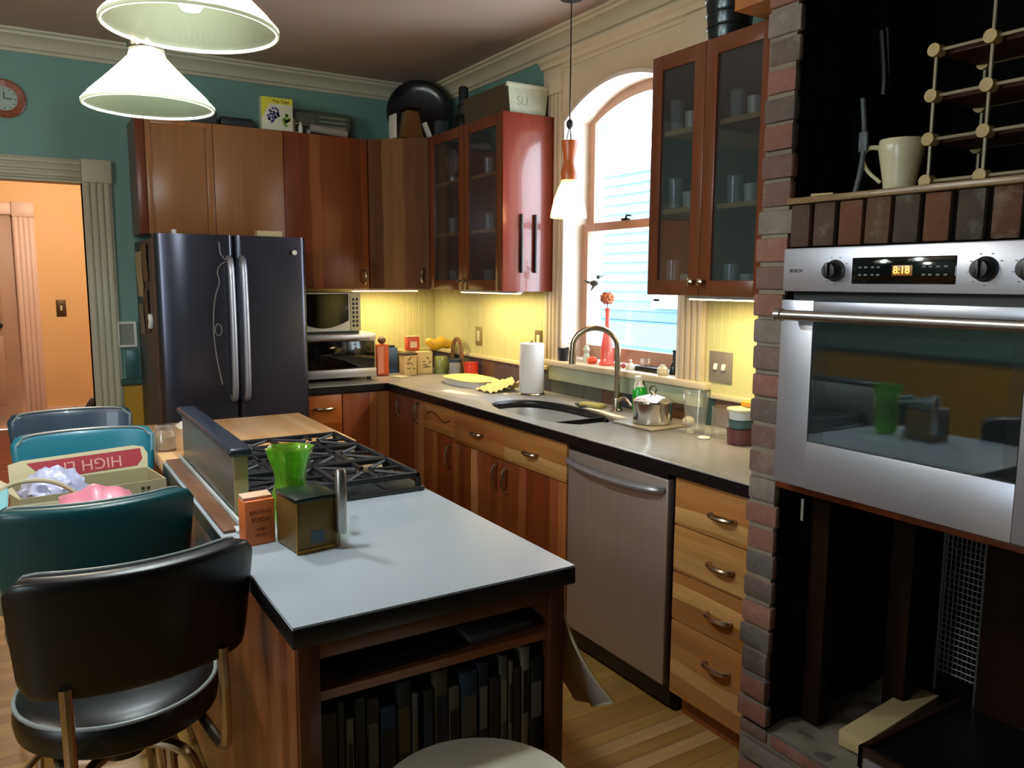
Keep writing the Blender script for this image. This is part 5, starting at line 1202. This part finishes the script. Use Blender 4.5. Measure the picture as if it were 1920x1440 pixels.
for v in b.b.verts: d = v.co-V((2.487, 3.132, 1.43)); v.co += d*(.22*math.sin(d.x*330)*math.sin(d.z*330)*1.0)
b.build('bloom', pbr('rust_bloom', 'b0603c', .8, var=.4, vs=60), t)
single('shell', MB().ball((2.46, 3.02, 1.1085), .015, (1, 1.3, .8)), pbr('shell_pink', 'c07a66', .5), 'small pinkish shell on the sill right of the red vase', 'shell')
single('shell', MB().ball((2.47, 2.975, 1.1085), .014, (1, 1, .9)), pbr('shell_red', 'a24c40', .5), 'small dark red pebble on the sill between shell and white bell', 'pebble')
single('white_bell', MB().lathe([(.026, 0), (.024, .012), (.014, .028), (.005, .034), (.007, .046), (0, .05)], (2.455, 2.905, 1.0955), 20), M['white'], 'small white ceramic bell on the sill behind the spray bottle', 'bell')
t = thing('glass_dish', 'small clear glass dish standing on the black tray on the sill', 'dish', (2.49, 2.82, 1.118))
MB().lathe([(.012, 0), (.024, .022), (.026, .034), (.023, .034), (.01, .004), (0, .004)], (2.49, 2.84, 1.1185), 20, cap=False).build('glass', M['clear'], t)
single('black_box', MB().box(2.46, 2.52, 2.71, 2.88, 1.0955, 1.118, .003), M['black'], 'long black box lying on the window sill', 'box')
single('cream_jar', MB().lathe([(.018, 0), (.026, .012), (.024, .03), (.012, .04), (.012, .046), (0, .047)], (2.44, 2.665, 1.0955), 24), M['cream'], 'squat cream jar on the sill in front of the dark bottle', 'jar')
t = thing('oil_bottle', 'small dark glass bottle with long neck at the right end of the sill', 'bottle', (2.50, 2.655, 1.0955))
MB().lathe([(.020, 0), (.022, .004), (.020, .035), (.008, .055), (.0075, .10), (.009, .102), (.009, .112), (0, .113)], (2.50, 2.655, 1.0955), 24).build('glass', pbr('dark_bottle_glass', '101c20', .12), t)
# bird ornament in the window
t = thing('bird_ornament', 'small dark hummingbird ornament hanging in the window', 'ornament', (2.46, 3.20, 1.52))
b = MB(); b.ball((2.46, 3.205, 1.505), .012, (1, 1.9, 1)); b.ball((2.46, 3.180, 1.528), .008); b.cyl((2.46, 3.175, 1.53), (2.46, 3.145, 1.532), .0015, 6)
b.prism([(3.225, 1.51), (3.275, 1.518), (3.24, 1.503)], 2.458, 2.462, 'X'); b.prism([(3.21, 1.50), (3.225, 1.475), (3.195, 1.497)], 2.457, 2.463, 'X')
bmesh.ops.transform(b.b, matrix=Matrix.Translation((2.46, 3.20, 1.51)) @ Matrix.Scale(1.35, 4) @ Matrix.Translation((-2.46, -3.20, -1.51)), verts=b.b.verts)
b.build('bird', pbr('dark_bird', '3c4438', .5), t, 60); MB().cyl((2.46, 3.20, 1.51), (2.46, 3.20, 2.40), .0005, 4).build('thread', M['black'], t)
# ------------------------------------------------------------------ on top of the wall cabinets
ZC2 = 2.3558
t = thing('puzzle_box', 'yellow and white box with purple grape picture on top of the cabinets', 'box', (1.30, 4.70, ZC2))
MB().box(1.215, 1.392, 4.665, 4.72, ZC2+.001, 2.535, .002).build('body', pbr('white_box_card', 'cfd0b8', .5, var=.04), t)
b = MB(); b.box(1.2155, 1.3915, 4.6635, 4.665, 2.50, 2.5345); b.prism([(1.2155, 2.5), (1.26, 2.5), (1.2155, 2.42)], 4.6636, 4.665, 'Y'); b.build('yellow_band', pbr('box_yellow', 'd3cc3a', .5), t)
text_mesh('lettering', 'Pop Tops', .024, Matrix.Translation((1.325, 4.6628, 2.515)) @ F_, M['black'], t)
random.seed(9); b = MB()
for i in range(26):
    a, r = random.random()*2*PI, .045*math.sqrt(random.random()); b.lathe([(.0075, 4.6632), (.0075, 4.6645), ], (1.285+r*math.cos(a)*.8, 0, 2.435+r*math.sin(a)), 10, 'Y')
b.build('grape_picture', pbr('grape_purple', '4a4a86', .5, var=.3, vs=60), t)
b = MB()
for i in range(12):
    a, r = random.random()*2*PI, .030*math.sqrt(random.random()); b.lathe([(.009, 4.6633), (.009, 4.6645), ], (1.357+r*math.cos(a)*.7, 0, 2.415+r*math.sin(a)), 10, 'Y')
b.build('leaf_picture', pbr('leaf_green', '6f9a34', .5, var=.2, vs=60), t)
b = MB(); b.box(1.0, 1.18, 4.70, 4.82, ZC2+.001, 2.41, .01); single('dark_bowl', b, M['blackm'], 'low dark object on the cabinet tops left of the yellow box', 'box')
b = MB(); b.box(.86, .98, 4.70, 4.80, ZC2+.001, 2.44, .01, 3); single('dark_case', b, pbr('dark_case', '22262a', .5), 'dark case on the cabinet tops behind the pendant lamp', 'case')
t = thing('suitcase', 'grey-green striped case leaning on the wall on top of the cabinets', 'case', (1.62, 4.86, ZC2))
MB().box(1.43, 1.80, 4.82, 4.93, ZC2+.001, 2.520, .012, 3).build('body', pbr('greygreen_case', '4c5446', .6, var=.2), t)
for i in range(3): MB().box(1.60, 1.765, 4.816, 4.821, 2.43+i*.026, 2.440+i*.026).build('stripe', pbr('case_stripe', '7f8270', .6), t)
MB().box(1.45, 1.57, 4.816, 4.821, 2.42, 2.50, .001).build('side_panel', pbr('case_panel', '666b58', .6, var=.3, vs=40), t)
b = MB(); b.tube([(1.51, 4.72, 2.40), (1.73, 4.72, 2.385)], .024, 12); b.tube([(1.50, 4.72, 2.385), (1.50, 4.72, 2.36)], .012, 8); b.tube([(1.72, 4.72, 2.375), (1.72, 4.72, 2.36)], .012, 8)
single('paper_tube', b, pbr('grey_tube', '9a948a', .6), 'pale grey roll lying in front of the striped case on the cabinets', 'roll')
single('salt_bottle', MB().lathe([(.012, 0), (.014, .01), (.013, .04), (.006, .05), (.006, .065), (0, .066)], (1.445, 4.70, ZC2+.001), 14), M['white'], 'tiny white bottle between yellow box and pale roll on the cabinets', 'bottle')
b = MB(); b.cyl((1.415, 4.72, 2.365), (1.415, 4.72, 2.44), .006, 8); b.cyl((1.40, 4.71, 2.415), (1.50, 4.72, 2.412), .006, 8); b.box(1.40, 1.43, 4.70, 4.74, ZC2+.001, 2.366)
single('corkscrew', b, M['nickel'], 'small grey tool with crossbar beside the tiny white bottle', 'tool')
m = Matrix.Translation((2.13, 4.70, 2.475)) @ Matrix.Rotation(-.12, 4, 'X') @ Matrix.Rotation(-.5, 4, 'Z') @ Matrix.Rotation(PI/2, 4, 'X')
t = thing('wok_lid', 'large black round pan leaning on the wall on the corner cabinet', 'pan', (2.13, 4.70, ZC2))
m = Matrix.Translation((2.20, 4.70, 2.553)) @ Matrix.Rotation(-.5, 4, 'Z') @ Matrix.Rotation(PI/2-.1, 4, 'X')
MB().lathe([(0, 0), (.14, .0), (.185, .02), (.196, .03), (.198, .034), (.190, .034), (.18, .026), (.138, .008), (0, .008)], seg=56, m=m, cap=False).build('pan_body', pbr('black_enamel', '14161a', .22), t)
t = thing('wooden_bellows', 'brown wooden trapezoid grater-like box on the corner cabinet', 'wooden box', (2.06, 4.52, ZC2))
b = MB(); b.prism([(1.985, ZC2+.001), (2.125, ZC2+.001), (2.09, 2.515), (2.02, 2.515)], 4.47, 4.55, 'Y'); b.build('body', wood('bellows_wood', ['6f4a26', '7a5230'], board=.05), t)
MB().prism([(2.015, 2.515), (2.095, 2.515), (2.098, 2.535), (2.012, 2.535)], 4.465, 4.555, 'Y').build('top_rail', M['stud'], t)
single('white_card', MB().box(1.955, 1.963, 4.50, 4.60, ZC2+.001, 2.495, .001), M['paper'], 'thin white board standing left of the wooden trapezoid box', 'card')
single('white_card', MB().box(2.160, 2.168, 4.44, 4.50, ZC2+.004, 2.46, .001, rot=(0, -.45, 0), piv=(2.16, 4.45, 2.37)), M['paper'], 'thin white board leaning right of the wooden trapezoid box', 'card')
t = thing('blender', 'black blender with steel cup on top of the left glazed cabinet', 'blender', (2.24, 4.18, ZC2))
MB().lathe([(.06, 0), (.062, .01), (.052, .09), (.045, .10)], (2.24, 4.18, ZC2+.001), 28).build('base', M['black'], t)
MB().lathe([(.040, .101), (.038, .15), (.042, .155), (.030, .16), (.028, .255), (.018, .262), (0, .263)], (2.24, 4.18, ZC2+.001), 28).build('cup', pbr('smoked_cup', '34383c', .15, .6), t)
b = MB(); b.box(2.13, 2.20, 4.29, 4.34, ZC2+.001, 2.44, .004); single('grey_canister', b, pbr('dull_canister', '3a4046', .5), 'small dull grey canister beside the blender on the cabinets', 'canister')
t = thing('storage_basket', 'brown storage basket with pale printed front on the left glazed cabinet', 'basket', (2.27, 3.78, ZC2))
b = MB(); b.prism([(2.165, ZC2+.001), (2.385, ZC2+.001), (2.40, 2.505), (2.15, 2.505)], 3.55, 4.02, 'Y'); b.build('body', pbr('brown_basket', '4c3d2a', .8, var=.25, vs=40), t)
b = MB(); b.prism([(2.168, ZC2+.003), (2.382, ZC2+.003), (2.395, 2.495), (2.155, 2.495)], 3.545, 3.5495, 'Y'); b.build('front_panel', pbr('newsprint', 'b5b59c', .8, var=.25, vs=45), t)
MB().box(2.143, 2.405, 3.535, 3.556, 2.488, 2.508, .003).build('rim', pbr('rim_cream', 'c4c0a6', .6), t)
text_mesh('lettering', 'SU', .06, Matrix.Translation((2.24, 3.544, 2.42)) @ F_, pbr('faint_print', '949a88', .7), t)
for k in range(6):
    r = (.066, .070, .074, .078, .082, .086)[k]
    t = thing('cake_tin', 'dark round cake tin on the right glazed cabinet, ' + ('bottom of the stack', 'second from the bottom of the stack', 'third from the bottom of the stack', 'fourth from the bottom of the stack', 'fifth from the bottom of the stack', 'top of the stack')[k], 'cake tin', (2.19, 2.10, ZC2+.001+k*.046), 0, 'stacked round tins')
    MB().lathe([(r+.004, 0), (r+.006, .004), (r+.010, .038), (r+.014, .0405), (r+.014, .044), (r+.006, .045), (0, .045)], (2.19, 2.10, ZC2+.0015+k*.046), 40).build('tin_body', pbr('tin'+str(k), '3c4244', .28, .8, var=.3, vs=10), t)
# glassware in the glazed cabinets
def ware(lab, x, y, z, r, h, mat):
    t = single('drinking_glass', MB().lathe([(0, 0), (r*.8, 0), (r, h), (r-.003, h), (r*.75, .006), (0, .005)], (x-.03, y, z), 16, cap=False), mat, lab, 'glass', 'glasses in the glazed cabinets')
gw = glass('glassware', (.9, .95, .95), 2.0, .10); cw = pbr('cup_white', 'a8a89c', .3)
rows = [(2.0785, 'top shelf'), (1.7885, 'middle shelf'), (1.481, 'bottom')]
for z, nm in rows:
    for i, yy in enumerate((1.87, 1.95, 2.03, 2.17, 2.25, 2.33)):
        side = 'right pane' if yy < 2.12 else 'left pane'
        ware('%s, %s of three behind the %s, %s of cabinet beside brick pier' % ('white cup' if (i+int(z*10)) % 3 == 0 else 'clear tumbler', ('right-hand', 'middle', 'left-hand')[i % 3], side, nm), 2.20, yy, z, .028, (.06 if (i+int(z*10)) % 3 == 0 else .095+.02*(i % 2)), cw if (i+int(z*10)) % 3 == 0 else gw)
for z, nm in rows:
    for i, yy in enumerate((3.65, 3.80, 4.05, 4.22)):
        ware('%s %s behind the %s pane, %s of the left glazed cabinet' % ('white cup' if (i+int(z*10)) % 4 == 0 else 'dim tumbler', 'nearer the window' if i % 2 == 0 else 'nearer the corner', 'right' if yy < 3.94 else 'left', nm), 2.22, yy, z, .030, .09, cw if (i+int(z*10)) % 4 == 0 else gw)
t = thing('cut_glass_plate', 'sparkling cut glass plate standing behind the left pane of the left glazed cabinet', 'plate', (2.17, 4.20, 2.08))
b = MB(); m = Matrix.Translation((2.155, 4.19, 2.19)) @ Matrix.Rotation(PI/2, 4, 'Y'); b.lathe([(.0, 0), (.03, .004), (.05, 0), (.075, .010), (.078, .014), (.05, .006), (0, .006)], seg=12, m=m, cap=False); b.build('glass', pbr('cut_glass', 'aab4b4', .08, .7, var=.3, vs=60), t, 5)
# dark bench seen through the door
t = thing('hall_bench', 'low dark wooden bench with two ball finials in the hallway', 'bench', (.42, 6.2, 0))
b = MB(); b.box(.20, .50, 6.1, 6.4, .50, .56, .01); [b.box(x-.02, x+.02, y-.02, y+.02, 0, .50) for x in (.22, .48) for y in (6.12, 6.38)]; b.build('seat', M['wooddark'], t)
b = MB(); b.cyl((.16, 6.1, 0), (.16, 6.1, .55), .018); b.ball((.16, 6.1, .575), .03); b.cyl((.49, 6.1, 0), (.49, 6.1, .70), .018); b.ball((.49, 6.1, .725), .03); b.build('finial_post', M['black'], t)
b = MB(); random.seed(8); b.sheet(lambda u, v: V((.25+.17*u, 6.12+.18*v, .600+.10*u*abs(math.sin(v*3+.4))+.02*math.sin(u*11))), 12, 10, .02); single('dark_garment', b, pbr('dark_garment', '2a1c26', .8), 'dark folded garment lying on the hallway bench', 'garment', smooth=60)
